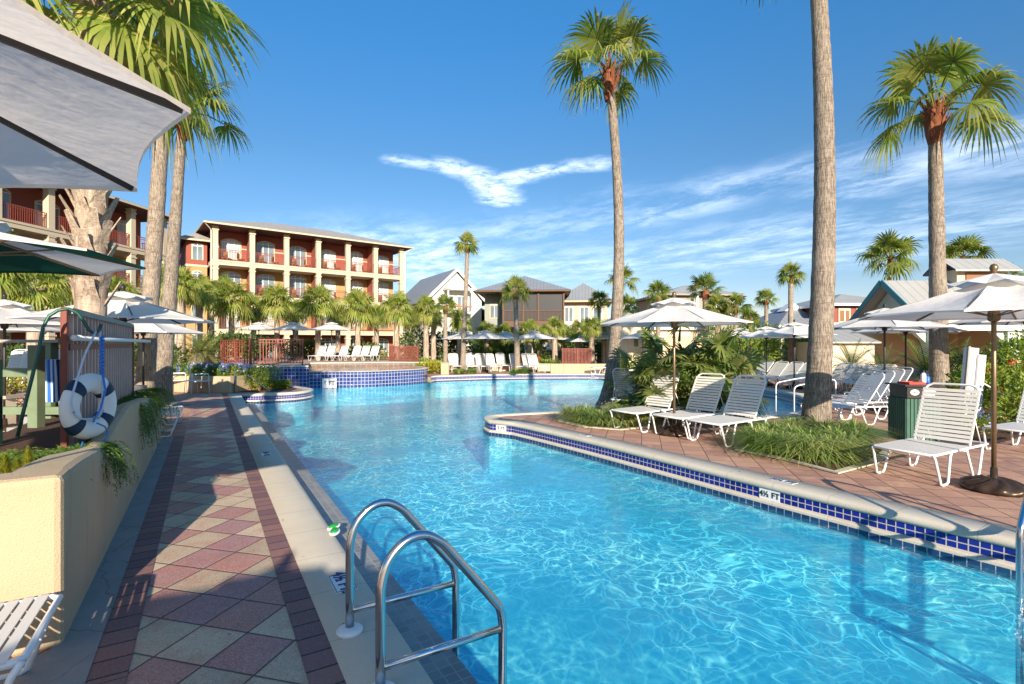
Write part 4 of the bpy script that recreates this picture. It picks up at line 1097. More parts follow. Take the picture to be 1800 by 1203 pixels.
mb.tube(rr, .011, 6); mb.tube([lp(.02, .26, .09), lp(.05, .12, .09), lp(.0, -.02, .09), lp(-.07, -.12, .085)], .008, 6)
mb.tube([lp(-.05, -.13, .1), lp(.03, -.17, .1), lp(.06, -.22, .1), (lp(.03, -.28, .1)), lp(-.04, -.3, .07)], .006, 6)
mb.tube([lp(-.15, -.26), lp(-.22, -.34, .1), lp(-.30, -.40, .12)], .006, 6); mb.build('blue_rope', 'rope_blue', root, True)

# green wooden rail at left -----------------------------------------
root = empty('wooden_rail', W(64, 5.6), -TH, 'weathered green wooden post and rail fence at the left edge', 'fence')
def wl(px, f, z): return Vector(((px-64)*f/900 + 0*(f-5.6)+ (64-900)*(f-5.6)/900, f-5.6, z))
for px, f, y0, y1, w in ((64, 5.6, 607, 770, .105), (88, 6.3, 600, 740, .115), (-14, 4.6, 632, 770, .10)):
    mb = MB(); c = wl(px, f, 0); mb.box(c.x-w/2, c.x+w/2, c.y-w/2, c.y+w/2, 0, ZP(y0, f)); mb.build('post', 'green_wood' if px > 0 else 'teal_pole', root, bevel=.006)
for (pa, fa, pb, fb, y_, hh) in ((0, 6.2, 108, 6.3, 600, .035), (0, 6.0, 60, 6.0, 655, .10), (0, 6.1, 108, 6.2, 722, .09)):
    mb = MB(); a = wl(pa-12, fa, ZP(y_, fa)); b_ = wl(pb, fb, ZP(y_, fb)); mb.bar(a, b_, .12 if hh < .05 else .05, hh); mb.build('rail', 'green_wood' if hh > .05 else 'grey_wood', root)
# towel
tw = W(92, 6.05, ZP(632, 6.05)); mb = MB(); vs = []; nx, nz = 14, 12
for j in range(nz+1):
    for i in range(nx+1):
        u = i/nx-.5; z = -.50*j/nz; vs.append(Vector((.012*math.sin(i*1.6+j*.15)-.05-.01*j/nz, u*(.20+.03*j/nz)*1.0, z)))
fs = [(j*(nx+1)+i, j*(nx+1)+i+1, (j+1)*(nx+1)+i+1, (j+1)*(nx+1)+i) for j in range(nz) for i in range(nx)]
mb.add(vs, fs); mb.add([v+Vector((.12, 0, -.0)) for v in vs], [f[::-1] for f in fs]); mb.add([vs[i] for i in range(nx+1)]+[vs[i]+Vector((.12, 0, 0)) for i in range(nx+1)], [(i, i+1, nx+2+i, nx+1+i) for i in range(nx)])
o = mb.build('beach_towel', 'towel', smooth=True, loc=tw); o.rotation_euler = (0, 0, -TH-PI/2); tag(o, 'blue and white striped beach towel draped over the green rail', 'towel')
# stone steps and terrace at left
root = empty('garden_steps', W(35, 9.3), -TH, 'grey stone garden steps seen under the green rail', 'steps')
for k in range(5):
    mb = MB(); mb.box(-.25-.0*k, .75, k*.32, 2.2, k*.15-.02, k*.15+.13); mb.build('step', 'stone_step', root, bevel=.01)
root = empty('terrace_wall', W(-60, 9.6), -TH, 'low cream terrace wall left of the stone steps', 'wall')
mb = MB(); mb.box(-3, .75, 0, .2, 0, .62); mb.build('wall_face', 'pale_stucco', root)
mb = MB(); mb.box(-3, .8, -.05, .3, .62, .68); mb.build('cap', 'coping', root)
m_ = MB(); a, b, c, d = W(-200, 11.2), W(120, 11.0), W(185, 22), W(-150, 24); m_.prism([a.xy, b.xy, c.xy, d.xy], -.02, .54); tag(m_.build('left_terrace', 'deck_far'), kind='structure')

# flower planter at end of walkway (blue plumbago)
pw = G(409, 691); root = empty('flower_planter', (0, 0, 0), 0, 'cream planter wall topped with blue flowers at the walkway end', 'planter')
a = G(300, 689); b_ = G(409, 691); mb = MB(); mb.bar(a+Vector((0, 0, .28)), b_+Vector((0, 0, .28)), .25, .56); mb.build('front_wall', 'cream_stucco', root, bevel=.02)
mb = MB(); dv = (b_-a).normalized(); nv = Vector((-dv.y, dv.x, 0)); mb.bar(b_+Vector((0, 0, .28))-dv*.12+nv*.12, b_+nv*1.9-dv*.12+Vector((0, 0, .28)), .24, .558); mb.build('side_wall', 'cream_stucco', root, bevel=.02)
sp = a.lerp(b_, .1)
for k in range(4):
    c = a.lerp(b_, .12+.26*k)+nv*.55
    shrub('plumbago', Vector((c.x, c.y, .42)), (.55, .5, .30), 1500, .075, 'shrub_leaf', nth(k, 'blue flowering bush', 'spilling over the cream flower planter'), 'flowering bush', 'blue flowering bushes on the planter', blobs=3, seed=k, flowers=('blue_petal', 24 if k else 15, .075))
c = b_+dv*.45+nv*.75
shrub('rounded_shrub', (c.x, c.y, 0), (.72, .72, .52), 3200, .07, 'shrub_leaf', 'rounded green shrub between the flower planter and pool steps', seed=2)
c = G(485, 680)
shrub('low_shrub', Vector((1.75, 20.4, 0)), (.6, .45, .17), 1500, .09, 'shrub_lime', 'low yellow-green shrub in the curved bed by the tiled wall', seed=7)
shrub('low_shrub', Vector((2.45, 20.7, 0)), (.35, .35, .17), 900, .08, 'shrub_lime', 'lime shrub at the tip of the curved bed', seed=9)
m_ = MB(); m_.sheet([(1.3, 19.6), (2.5, 19.3), (2.85, 20.2), (2.6, 22), (1.2, 24.5), (.7, 20)], z=.016); tag(m_.build('planting_bed', 'mulch'), kind='structure')

# ------------------------------------------------------------------ raised pool with tiled wall
WT = .40
strip(wallc, [(.0, -1.0), (.0, WT-.03)], 'raised_pool_wall', 'tile_wall')
strip(wallc, [(.0, WT-.03), (-.04, WT-.01), (-.04, WT+.015), (.22, WT+.015), (.22, WT-.1)], 'raised_pool_lip', 'coping', False)
lw = [Vector((1.55, 25.1, 0)), Vector((2.2, 24.95, 0)), Vector((2.9, 24.75, 0)), Vector((3.93, 24.4, 0))]
strip(lw, [(-.04, -.4), (-.04, .62)], 'terrace_tile_wall', 'tile_wall')
strip(lw, [(-.04, .62), (-.08, .62), (-.08, .70), (.4, .70), (.4, .5)], 'terrace_coping', 'coping')
back = smooth_line([W(545, 28.2), W(620, 29.0), W(700, 29.6), W(752, 29.2)], .8)
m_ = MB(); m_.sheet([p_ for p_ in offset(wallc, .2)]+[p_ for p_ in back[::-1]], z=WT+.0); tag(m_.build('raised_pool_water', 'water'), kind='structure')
m_ = MB(); m_.sheet([p_ for p_ in offset(wallc, .21)]+[p_ for p_ in back[::-1]], z=WT-.55); tag(m_.build('raised_pool_floor', 'pool_plaster'), kind='structure')
strip(back[::1], [(-.0, WT-.5), (-.0, ZT-.04)], 'raised_pool_back_tile', 'tile_rim')
strip(back, [(-.03, ZT-.04), (-.03, ZT+.02), (.4, ZT+.02), (.4, ZT-.1)], 'raised_pool_coping', 'coping')
t0 = [Vector((1.5, 25.2, 0)), Vector((3.9, 24.6, 0))]+back+[W(775, 32), W(775, 40), W(330, 42), W(350, 29)]
m_ = MB(); m_.prism([p_.xy for p_ in [Vector((1.5, 25.2, 0)), Vector((3.9, 24.6, 0))]+back+[W(765, 31), W(775, 40), W(330, 42), W(395, 27.0)]], -.02, ZT); tag(m_.build('upper_terrace', 'deck_far'), kind='structure')

def rail_panel(name, a, b, z0, z1, label, n, m='rail_red', infill=False, group=None, cat='railing', bw=.022):
    a = Vector((a.x, a.y, 0)); b = Vector((b.x, b.y, 0)); d = b-a; root = empty(name, a, math.atan2(d.y, d.x), label, cat, group); L = d.length
    mb = MB(); mb.box(0, L, -.025, .025, z1-.05, z1); mb.build('top_rail', m, root)
    mb = MB(); mb.box(0, L, -.02, .02, z1-.18, z1-.15); mb.build('middle_rail', m, root)
    mb = MB(); mb.box(0, L, -.02, .02, z0+.08, z0+.12); mb.build('bottom_rail', m, root)
    mb = MB()
    for i in range(n+1):
        x = (L-bw)*i/n; mb.box(x, x+bw, -bw/2, bw/2, z0+.12, z1-.051)
    mb.build('balusters', m, root)
    for x in (0, L/2, L-.06):
        mb = MB(); mb.box(x, x+.06, -.035, .035, z0, z1+.02); mb.build('post', m, root)
    return root
rail_panel('pool_railing', Vector((1.65, 25.3, 0)), Vector((3.75, 24.75, 0)), .70, 1.87, 'red-brown railing standing on the tiled terrace wall', 17, bw=.035)
rail_panel('pool_railing', W(388, 26.2), Vector((1.65, 25.35, 0)), .60, 1.85, 'railing section turning back left behind the shrubs', 12, bw=.035)
rail_panel('privacy_fence', W(684, 29.9), W(736, 29.6), ZT, 1.52, 'red-brown slatted fence at the right end of the raised pool', 26, 'fence_red', cat='fence', bw=.035)
rail_panel('privacy_fence', W(988, 31.5), W(1040, 31.5), .35, 1.38, 'red-brown fence above the far cream wall', 20, 'fence_red', cat='fence', bw=.05)

# far cream walls
root = empty('low_wall', W(968, 28.9), -TH, 'long low cream wall on the far pool edge left of the peninsula palm', 'wall')
mb = MB(); mb.box(0, .68, 0, .3, 0, .53); mb.build('wall_face', 'cream_stucco', root)
mb = MB(); mb.box(.74, 3.2, .0, .3, 0, .53); mb.build('wall_face', 'cream_stucco', root)
mb = MB(); mb.box(.68, .74, .05, .28, 0, .53); mb.build('pier', 'tan_wall', root)
root = empty('low_wall', W(775, 27.6), -TH, 'short pale cream wall stub right of the raised pool bushes', 'wall')
mb = MB(); mb.box(0, .42, 0, .3, 0, .62); mb.build('wall_face', 'cream_stucco', root); mb = MB(); mb.box(-.03, .45, -.03, .33, .62, .66); mb.build('cap', 'coping', root)
root = empty('retaining_wall', W(790, 31.3), -TH, 'long low stone retaining wall behind the far lounger row', 'wall')
mb = MB(); mb.box(0, 6.2, 0, .3, 0, .42); mb.build('wall_face', 'tan_wall', root); mb = MB(); mb.box(-.05, 6.25, -.04, .34, .42, .46); mb.build('cap', 'coping', root)

# ------------------------------------------------------------------ buildings
def arch_poly(w, h, rise, n=8):
    pts = [(-w/2, 0), (w/2, 0)]
    for k in range(n+1):
        a = k/n; x = w/2-w*a; pts.append((x, h-rise+rise*(1-(2*a-1)**2)))
    return pts
def window(parent, x, y, z, w, h, rise=.0, m='glass', fm='cream_trim', door=False, ny=-1, rot=0.0):
    """local facade window: plane normal -y"""
    MX = Matrix.Translation((x, y, z)) @ Matrix.Rotation(rot, 4, 'Z') @ Matrix.Rotation(PI/2, 4, 'X')
    po = arch_poly(w+.24, h+.12, rise) if rise else [(-w/2-.1, -.08), (w/2+.1, -.08), (w/2+.1, h+.1), (-w/2-.1, h+.1)]
    mb = MB(); mb.prism(po, -.05, .05, MX); fr = mb.build('window' if not door else 'door', fm, parent)
    pi_ = arch_poly(w, h, rise) if rise else [(-w/2, 0), (w/2, 0), (w/2, h), (-w/2, h)]
    mb = MB(); mb.prism([(a, b_+.02) for a, b_ in pi_], .0, .056, MX); mb.build('pane', m, fr)
    mb = MB()
    for xx in ((0,) if w < 1.5 else (-w/6, w/6)): mb.box(xx-.03, xx+.03, .02, h-rise*.15, .05, .075, MX)
    mb.box(-w/2, w/2, h-rise-.03, h-rise+.03, .05, .073, MX)
    mb.build('mullion', 'white_paint', fr)
    return fr
def hip_roof(parent, x0, x1, y0, y1, z, hgt, ov, m, name='roof', trim='cream_trim', soff='maroon_wood', th=.16):
    X0, X1, Y0, Y1 = x0-ov, x1+ov, y0-ov, y1+ov; dx, dy = X1-X0, Y1-Y0; k = min(dx, dy)/2
    if dx >= dy: ra, rb = (X0+k, (Y0+Y1)/2), (X1-k, (Y0+Y1)/2)
    else: ra, rb = ((X0+X1)/2, Y0+k), ((X0+X1)/2, Y1-k)
    mb = MB(); zt = z+th+.01
    vs = [(X0, Y0, zt), (X1, Y0, zt), (X1, Y1, zt), (X0, Y1, zt), (ra[0], ra[1], z+hgt), (rb[0], rb[1], z+hgt)]
    fs = [(0, 1, 5, 4), (2, 3, 4, 5), (1, 2, 5), (3, 0, 4)] if dx >= dy else [(0, 1, 4), (2, 3, 5), (1, 2, 5, 4), (3, 0, 4, 5)]
    mb.add(vs, fs); rf = mb.build(name, m, parent)
    mb = MB(); mb.box(X0, X1, Y0, Y0+.08, z, z+th); mb.box(X0, X0+.08, Y0+.08, Y1, z, z+th); mb.box(X1-.08, X1, Y0+.08, Y1, z, z+th); mb.box(X0+.08, X1-.08, Y1-.08, Y1, z, z+th); mb.build('fascia', trim, rf)
    mb = MB(); mb.box(X0+.08, X1-.08, Y0+.08, Y1-.08, z+.01, z+.05); mb.build('soffit', soff, rf)
    return rf

def balcony_block(name, loc, rz, nb, bay, label, depth=12, rail='rail_red', wing=False, seed=1):
    root = empty(name, loc, rz, label, 'building'); L = nb*bay; zf = [0, 3.0, 6.2, 9.35]; ze = 12.5; rec = 2.1
    cols_top = ['red_stucco', 'ochre_stucco', 'ochre_stucco', 'red_stucco']
    for i in range(4):
        zt = (zf+[ze])[i+1]
        m = ['red_stucco', 'ochre_stucco', 'ochre_stucco', 'red_stucco'][i]
        mb = MB(); mb.box(.0, L, rec, depth, zf[i], zt-.002); mb.build('wall', m, root)
    for i in (1, 2, 3):
        mb = MB(); mb.box(-.28, L+.28, -.28, rec-.003, zf[i]-.42, zf[i]); sl = mb.build('floor_slab', 'cream_trim', root)
        mb = MB(); mb.box(-.33, L+.33, -.33, -.28, zf[i]-.12, zf[i]+.03); mb.build('moulding', 'cream_trim', sl)
    rnd = random.Random(seed)
    for k in range(nb+1):
        x = k*bay
        mb = MB()
        for i in range(4):
            z0 = zf[i]+(.0 if i == 0 else .003); z1 = (zf+[ze])[i+1]-(.42 if i < 3 else .0)-.003; w = .22
            mb.box(x-w, x+w, -.22, .22, z0, z1); mb.box(x-w-.06, x+w+.06, -.28, .28, z1-.42, z1-.30)
            mb.box(x-w-.05, x+w+.05, -.27, .27, z1-.1, z1-.001)
        mb.build('column', 'cream_trim', root)
    for i in range(4):
        for k in range(nb):
            x = (k+.5)*bay; door = (k+i) % 3 == 1
            w, h = (1.55, 2.2) if not door else (1.5, 2.5)
            window(root, x+.1, rec, zf[i]+(.5 if not door else .05)*(1 if i else .6), w, h-(.3 if not door else 0), .28, 'glass' if rnd.random() < .5 else 'glass_curtain', 'cream_trim', door)
            if i:
                mb = MB(); a = x-bay/2+.23; b_ = x+bay/2-.23
                mb.box(a, b_, -.12, -.08, zf[i]+1.02, zf[i]+1.07); mb.box(a, b_, -.12, -.08, zf[i]+.86, zf[i]+.89); mb.box(a, b_, -.12, -.08, zf[i]+.08, zf[i]+.12)
                nbar = 20
                for j in range(nbar+1): xx = a+(b_-a-.025)*j/nbar; mb.box(xx, xx+.025, -.112, -.088, zf[i]+.12, zf[i]+1.02)
                mb.build('balcony_railing', rail, root)
        if i: 
            for xs, xe in ((L-.02, 0),):
                mb = MB(); mb.box(L-.02, L+.02, .25, rec-.05, zf[i]+1.02, zf[i]+1.07)
                for j in range(12): mb.box(L-.012, L+.012, .25+j*.15, .275+j*.15, zf[i]+.1, zf[i]+1.02)
                mb.build('end_railing', rail, root)
    for k in range(1, nb, 2):                                   # party walls between flats on the loggias
        mb = MB(); x = k*bay+bay*.0
        for i in (1, 2, 3): mb.box(x-.08, x+.08, .25, rec, zf[i]+.002, (zf+[ze])[i+1]-(.425 if i < 3 else .01))
        mb.build('divider', 'red_stucco', root)
    mb = MB(); mb.box(-.02, L+.02, rec-.02, rec-.003, 10.9, 11.0); mb.build('band', 'cream_trim', root)
    hip_roof(root, 0, L, 0, depth, ze, 2.3, 1.05, 'shingle')
    for x in (-.35, L+.35):
        mb = MB(); mb.tube(arc_path([(x-.6*(1 if x < 0 else -1), -.95, ze+.02), (x, -.3, ze-.45), (x, -.3, 6)], .15), .05, 6); mb.build('downpipe', 'gutter', root)
    if wing:
        mb = MB(); mb.box(-2.0, -.3, 2.6, depth-1, 0, 9.1); mb.build('wing_wall', 'ochre_stucco', root)
        mb = MB(); mb.box(-2.0, -.3, 2.6, depth-1, 9.1, 11.3); mb.build('wing_upper_wall', 'red_stucco', root)
        mb = MB(); mb.box(-2.05, -.25, 2.55, depth-.95, 8.95, 9.15); mb.build('band', 'cream_trim', root)
        hip_roof(root, -2.0, -.35, 2.6, depth-1, 11.3, 1.0, .7, 'shingle', 'wing_roof')
        for z in (1.2, 4.2, 7.0, 9.6): window(root, -1.1, 2.6, z, .75, 1.5, .2)
    return root, zf, bay, rec
pL = W(378, 47); pR = W(705, 58.4); dv = pR-pL
b1, zf, bay, rec = balcony_block('apartment_building', pL, math.atan2(dv.y, dv.x), 6, dv.length/6, 'red and ochre four-storey building with a full row of arcaded balconies', wing=True, seed=4)
pF = W(281, 44.3); pN = W(-40, 30.0); 
pF = Vector(W(900, 44.3).to_tuple())+ (W(901, 900)-W(900, 900))*(-30.2); pN = W(900, 28.0)+(W(901, 900)-W(900, 900))*(-31.9)
dv2 = pF-pN
b2, *_ = balcony_block('apartment_building', pN, math.atan2(dv2.y, dv2.x), 5, dv2.length/5, 'red building with cream columns partly hidden behind the left umbrellas', seed=9)
# balcony furniture on the main building
def wicker_chair():
    root = empty('wicker_chair', label='x', cat='chair'); mb = MB(); mb.box(-.28, .28, -.25, .25, .36, .44); mb.build('seat', 'wicker', root)
    mb = MB(); mb.box(-.3, .3, .22, .29, .44, 1.0); mb.build('backrest', 'wicker', root, bevel=.03)
    for x in (-.26, .26):
        for y in (-.23, .23):
            mb = MB(); mb.box(x-.025, x+.025, y-.025, y+.025, 0, .36); mb.build('leg', 'wicker', root)
    return root
wc = wicker_chair(); wu = [False]; ba = math.atan2(dv.y, dv.x); ux = dv.normalized(); uy = Vector((-ux.y, ux.x, 0))
names = ['first', 'second', 'third', 'fourth', 'fifth', 'sixth']
for fl, fln in ((3, 'top-floor'), (2, 'third-floor')):
    for k in range(6):
        for s, sn in ((-.75, 'left'), (.75, 'right')):
            p = pL+ux*((k+.5)*bay+s)+uy*.9; p.z = zf[fl]
            place(wc, wu, p, ba+R(60*(1 if s > 0 else -1))+(PI if 0 else 0), f'{sn} brown wicker chair on the {names[k]} {fln} balcony from the left', 'wicker chairs on the balconies')

def house_frame(name, px, f, rz, label, cat='house'): return empty(name, W(px, f), -TH+rz, label, cat)
# white gabled cottage
root = house_frame('gabled_house', 788, 58, R(30), 'white gabled cottage with grey metal roof and upper balcony')
mb = MB(); mb.box(-2.4, 4.2, 0, 11, 0, 6.8); mb.build('wall', 'siding_white', root)
MX = Matrix.Rotation(PI/2, 4, 'X')
mb = MB(); mb.prism([(-2.4, 6.8), (4.2, 6.8), (.9, 10.0)], -11, 0.0, MX); mb.build('gable_wall', 'siding_white', root)
for s in (-1, 1):
    mb = MB(); a = Vector((.9, -.5, 10.25)); b_ = Vector((.9+s*4.0, -.5, 6.35)); mb.add([a, b_, b_+Vector((0, 12, 0)), a+Vector((0, 12, 0)), a+Vector((0, 0, -.15)), b_+Vector((0, 0, -.15)), b_+Vector((0, 12, -.15)), a+Vector((0, 12, -.15))], [(0, 1, 2, 3), (4, 7, 6, 5), (0, 4, 5, 1), (2, 6, 7, 3), (1, 5, 6, 2)]); mb.build('roof', 'roof_grey', root)
    mb = MB(); mb.bar(a+Vector((0, -.03, -.12)), b_+Vector((0, -.03, -.12)), .08, .3); mb.build('bargeboard', 'white_paint', root)
mb = MB(); mb.box(-.6, 2.4, -1.3, -.003, 5.1, 5.3); mb.build('balcony_floor', 'white_paint', root)
mb = MB(); mb.box(-.6, 2.4, -1.3, -1.26, 5.75, 5.95); mb.build('balcony_railing', 'terracotta', root)
mb = MB(); mb.box(-.7, 2.5, -1.5, .2, 7.7, 7.95); mb.build('balcony_roof', 'white_paint', root)
for x in (-.6, 2.3):
    mb = MB(); mb.box(x, x+.14, -1.3, -1.16, 5.3, 7.7); mb.build('post', 'white_paint', root)
for x in (0.1, 1.6): window(root, x, 0, 5.6, .9, 1.5, 0, 'glass', 'white_paint')
mb = MB(); mb.box(4.2, 7.4, 1.0, 8, 0, 4.4); mb.build('side_wing', 'siding_white', root)
mb = MB(); mb.add([(3.6, .3, 6.2), (8.0, .3, 4.3), (8.0, 9, 4.3), (3.6, 9, 6.2), (3.6, .3, 6.05), (8.0, .3, 4.15), (8.0, 9, 4.15), (3.6, 9, 6.05)], [(0, 1, 2, 3), (4, 7, 6, 5), (0, 4, 5, 1), (1, 5, 6, 2)]); mb.build('wing_roof', 'roof_grey', root)
for x, z in ((5.2, 1.5), (6.6, 1.5)): window(root, x, 1.0, z, .8, 1.5, 0, 'glass', 'white_paint')

# brown house with screened porch
root = house_frame('porch_house', 852, 52, R(-4), 'grey-green house with dark screened upper porch and brown trim')
mb = MB(); mb.box(0, 4.6, 0, 10, 0, 6.7); mb.build('wall', 'siding_green', root)
mb = MB(); mb.box(2.0, 8.0, -2.2, -.003, 3.3, 3.9); mb.build('porch_floor', 'brown_wood', root)
mb = MB(); mb.box(4.6, 8.0, .003, 9, 0, 6.7); mb.build('rear_wall', 'brown_wood', root)
mb = MB(); mb.box(2.15, 7.85, -2.05, -2.0, 3.95, 6.5); mb.build('screen', 'screen_dark', root)
for x in (2.0, 3.95, 5.4, 7.84):
    mb = MB(); mb.box(x, x+.16, -2.22, -2.06, 3.9, 6.6); mb.build('post', 'brown_wood', root)
    mb = MB(); mb.box(x, x+.2, -2.2, -2.0, 0, 3.3); mb.build('post', 'tan_wall', root)
mb = MB(); mb.box(2.1, 7.9, -2.14, -2.07, 4.85, 4.93)
for j in range(46): mb.box(2.15+j*.125, 2.18+j*.125, -2.12, -2.09, 3.9, 4.85)
mb.build('railing', 'brown_wood', root)
mb = MB(); mb.box(2.0, 8.0, -2.2, -.1, 6.5, 6.65); mb.build('porch_beam', 'brown_wood', root)
hip_roof(root, -.1, 8.1, -2.2, 10, 6.68, 2.1, .5, 'roof_grey', trim='brown_wood', soff='brown_wood')
for x in (1.0,): window(root, x, 0, 4.3, .8, 1.3, 0, 'glass', 'tan_wall')
mb = MB(); mb.box(4.7, 7.9, -.3, -.25, 1.0, 1.8); mb.build('ground_railing', 'white_paint', root)

# tan house with pyramid roof
root = house_frame('tan_house', 990, 54, R(-8), 'tan house with grey pyramid roof behind the peninsula palm')
mb = MB(); mb.box(-.4, 4.6, 0, 7, 0, 6.0); mb.build('wall', 'siding_tan', root)
hip_roof(root, -.4, 4.6, -.4, 7, 6.0, 2.3, .5, 'roof_grey', trim='tan_wall', soff='tan_wall')
for x in (.6, 2.2, 3.6): window(root, x, 0, 4.0, .8, 1.5, 0, 'glass', 'white_paint')
mb = MB(); mb.box(-.4, 1.6, -1.0, -.003, 3.0, 3.15); mb.build('balcony_floor', 'tan_wall', root)
mb = MB(); mb.box(-.4, 1.6, -1.0, -.95, 3.9, 3.97)
for j in range(14): mb.box(-.38+j*.15, -.33+j*.15, -.99, -.96, 3.15, 3.9)
mb.build('railing', 'white_paint', root)

# taupe house centre right
root = house_frame('balcony_house', 1172, 46, R(6), 'taupe house with low hipped roof and corner balcony behind the centre umbrella')
mb = MB(); mb.box(0, 6.6, 0, 8, 0, 6.0); mb.build('wall', 'taupe_wall', root)
hip_roof(root, 0, 6.6, 0, 8, 6.0, 1.35, .55, 'roof_metal', trim='taupe_wall', soff='brown_wood')
for x in (.9, 1.9): window(root, x, 0, 3.9, .85, 1.5, 0, 'glass', 'white_paint')
mb = MB(); mb.box(2.3, 4.4, -.9, -.003, 3.2, 3.5); mb.build('balcony_floor', 'white_paint', root)
mb = MB(); mb.box(2.3, 4.4, -.9, -.86, 4.25, 4.32)
for j in range(14): mb.box(2.33+j*.15, 2.36+j*.15, -.89, -.87, 3.5, 4.25)
mb.build('railing', 'brown_wood', root)
for x in (2.4, 4.2):
    mb = MB(); mb.box(x, x+.2, -.85, -.65, 3.5, 5.99); mb.build('post', 'white_paint', root)
window(root, 5.4, 0, 3.9, 1.2, 1.5, 0, 'glass', 'white_paint')
# small cream pool house left of that
root = house_frame('pool_house', 1088, 30, R(4), 'small cream pool house with green shutter right of the peninsula palm')
mb = MB(); mb.box(0, 1.7, 0, 4, 0, 2.75); mb.build('wall', 'pale_stucco', root)
mb = MB(); mb.box(1.7, 5.8, .8, 4, 0, 2.5); mb.build('wing_wall', 'pale_stucco', root)
hip_roof(root, 0, 1.7, 0, 4, 2.75, .8, .35, 'roof_metal', trim='white_paint', soff='white_paint')
hip_roof(root, 1.72, 5.8, .8, 4, 2.5, .7, .3, 'roof_metal', 'wing_roof', trim='white_paint', soff='white_paint')
mb = MB(); mb.box(.9, 1.15, -.03, -.003, 1.5, 2.2); mb.build('shutter', 'green_wood', root)
mb = MB(); mb.box(2.2, 5.4, .76, .797, .9, 2.1); mb.build('opening', 'tan_wall', root)
# grey roofed pavilion
root = house_frame('grey_pavilion', 1372, 34, R(4), 'open pavilion with ribbed grey roof and small ridge vent left of the thick trunk')
hip_roof(root, 0, 4.0, 0, 5, 2.75, 1.5, .35, 'roof_grey', trim='white_paint', soff='tan_wall')
for x in (0.1, 1.9, 3.7):
    mb = MB(); mb.box(x, x+.25, .1, .35, 0, 2.75); mb.build('pillar', 'pale_stucco', root)
mb = MB(); mb.box(0, 4, 4.6, 5, 0, 2.75); mb.build('rear_wall', 'tan_wall', root)
mb = MB(); mb.prism([(1.3, 3.95), (2.7, 3.95), (2.0, 4.5)], -2.6, -1.6, MX); mb.build('ridge_vent', 'white_paint', root)
# red house
root = house_frame('red_house', 1462, 33, R(3), 'red-walled house with tan shutters and pale metal roof behind the pavilion')
mb = MB(); mb.box(0, 4.6, 0, 6, 0, 2.9); mb.build('lower_wall', 'pale_stucco', root)
mb = MB(); mb.box(.02, 4.58, .02, 6, 2.9, 3.02); mb.box(-.1, 4.7, -.1, .02, 2.85, 3.0); mb.build('band', 'white_paint', root)
mb = MB(); mb.box(.01, 4.59, .03, 6, 3.02, 4.1); mb.build('upper_wall', 'red_stucco', root)
for x in (.85, 2.05, 3.3): window(root, x, .03, 3.1, .62, .75, 0, 'wicker', 'cream_trim')
hip_roof(root, 0, 4.6, 0, 6, 4.1, 1.0, .4, 'roof_metal', trim='white_paint', soff='white_paint')
root = house_frame('service_shed', 1455, 23.5, R(2), 'low cream shed with ribbed metal roof left of the pavilion pillar')
mb = MB(); mb.box(0, 2.2, 0, 3, 0, 1.75); mb.build('wall', 'pale_stucco', root)
mb = MB(); mb.add([(-.2, -.3, 1.75), (2.3, -.3, 1.75), (2.3, 2.4, 2.55), (-.2, 2.4, 2.55), (-.2, -.3, 1.68), (2.3, -.3, 1.68), (2.3, 2.4, 2.45), (-.2, 2.4, 2.45)], [(0, 1, 2, 3), (4, 7, 6, 5), (0, 4, 5, 1), (0, 3, 7, 4)]); mb.build('roof', 'roof_metal', root)

# gabled pavilion at right: local x = picture right, y = depth
Rg = 18.0
root = empty('pool_pavilion', W(900, 24.6)+(W(901, 900)-W(900, 900))*Rg, -TH, 'pool pavilion with teal-trimmed gable, arched openings and ridge cupola at right', 'building')
ze, zr_, hd = 2.78, 4.70, 2.3
MY = Matrix(((0, 0, 1, 0), (1, 0, 0, 0), (0, 1, 0, 0), (0, 0, 0, 1)))       # prism (y,z) extruded along x
mb = MB(); mb.prism([(-hd+.35, ze+.05), (hd-.35, ze+.05), (0, zr_-.22)], .35, .5, MY); mb.build('gable_wall', 'mint_wall', root)
def archface(L, zt, op):
    """wall of length L with chamfer-headed openings"""
    parts = []
    return parts
for s in (-1, 1):
    mb = MB(); mb.add([(-.25, 0, zr_), (16, 0, zr_), (16, s*hd*1.06, ze-.1), (-.25, s*hd*1.06, ze-.1), (-.25, 0, zr_-.12), (16, 0, zr_-.12), (16, s*hd*1.06, ze-.22), (-.25, s*hd*1.06, ze-.22)], [(0, 1, 2, 3), (4, 7, 6, 5), (2, 6, 7, 3), (1, 5, 6, 2)]); mb.build('roof', 'roof_metal', root)
    mb = MB(); mb.bar((-.28, 0, zr_-.07), (-.28, s*hd*1.07, ze-.18), .05, .26); mb.build('bargeboard', 'teal_paint', root)
    mb = MB(); mb.box(-.2, 16, s*hd-.14, s*hd+.14, ze-.55, ze-.25); mb.build('beam', 'mint_wall', root)
    for x in (.15, 3.6, 7.2, 10.8, 14.4):
        mb = MB(); mb.box(x, x+.5, s*(hd-.25)-.25, s*(hd-.25)+.25, 0, ze-.56); pl = mb.build('pillar', 'mint_wall', root)
        mb = MB(); mb.box(x-.05, x+.55, s*(hd-.25)-.3, s*(hd-.25)+.3, 0, 1.0); mb.build('plinth', 'ochre_stucco' if 0 else 'cream_stucco', pl)
        for q in (-1, 1):
            mb = MB(); x0 = x+.25+q*.25; mb.prism([(x0, ze-.56), (x0+q*.55, ze-.56), (x0, ze-1.1)], -s*(hd-.25)-.12, -s*(hd-.25)+.12, MX); mb.build('bracket', 'mint_wall', pl)
mb = MB(); mb.box(.3, .5, -hd+.5, hd-.5, ze-.5, ze+.06); mb.build('tie_beam', 'mint_wall', root)
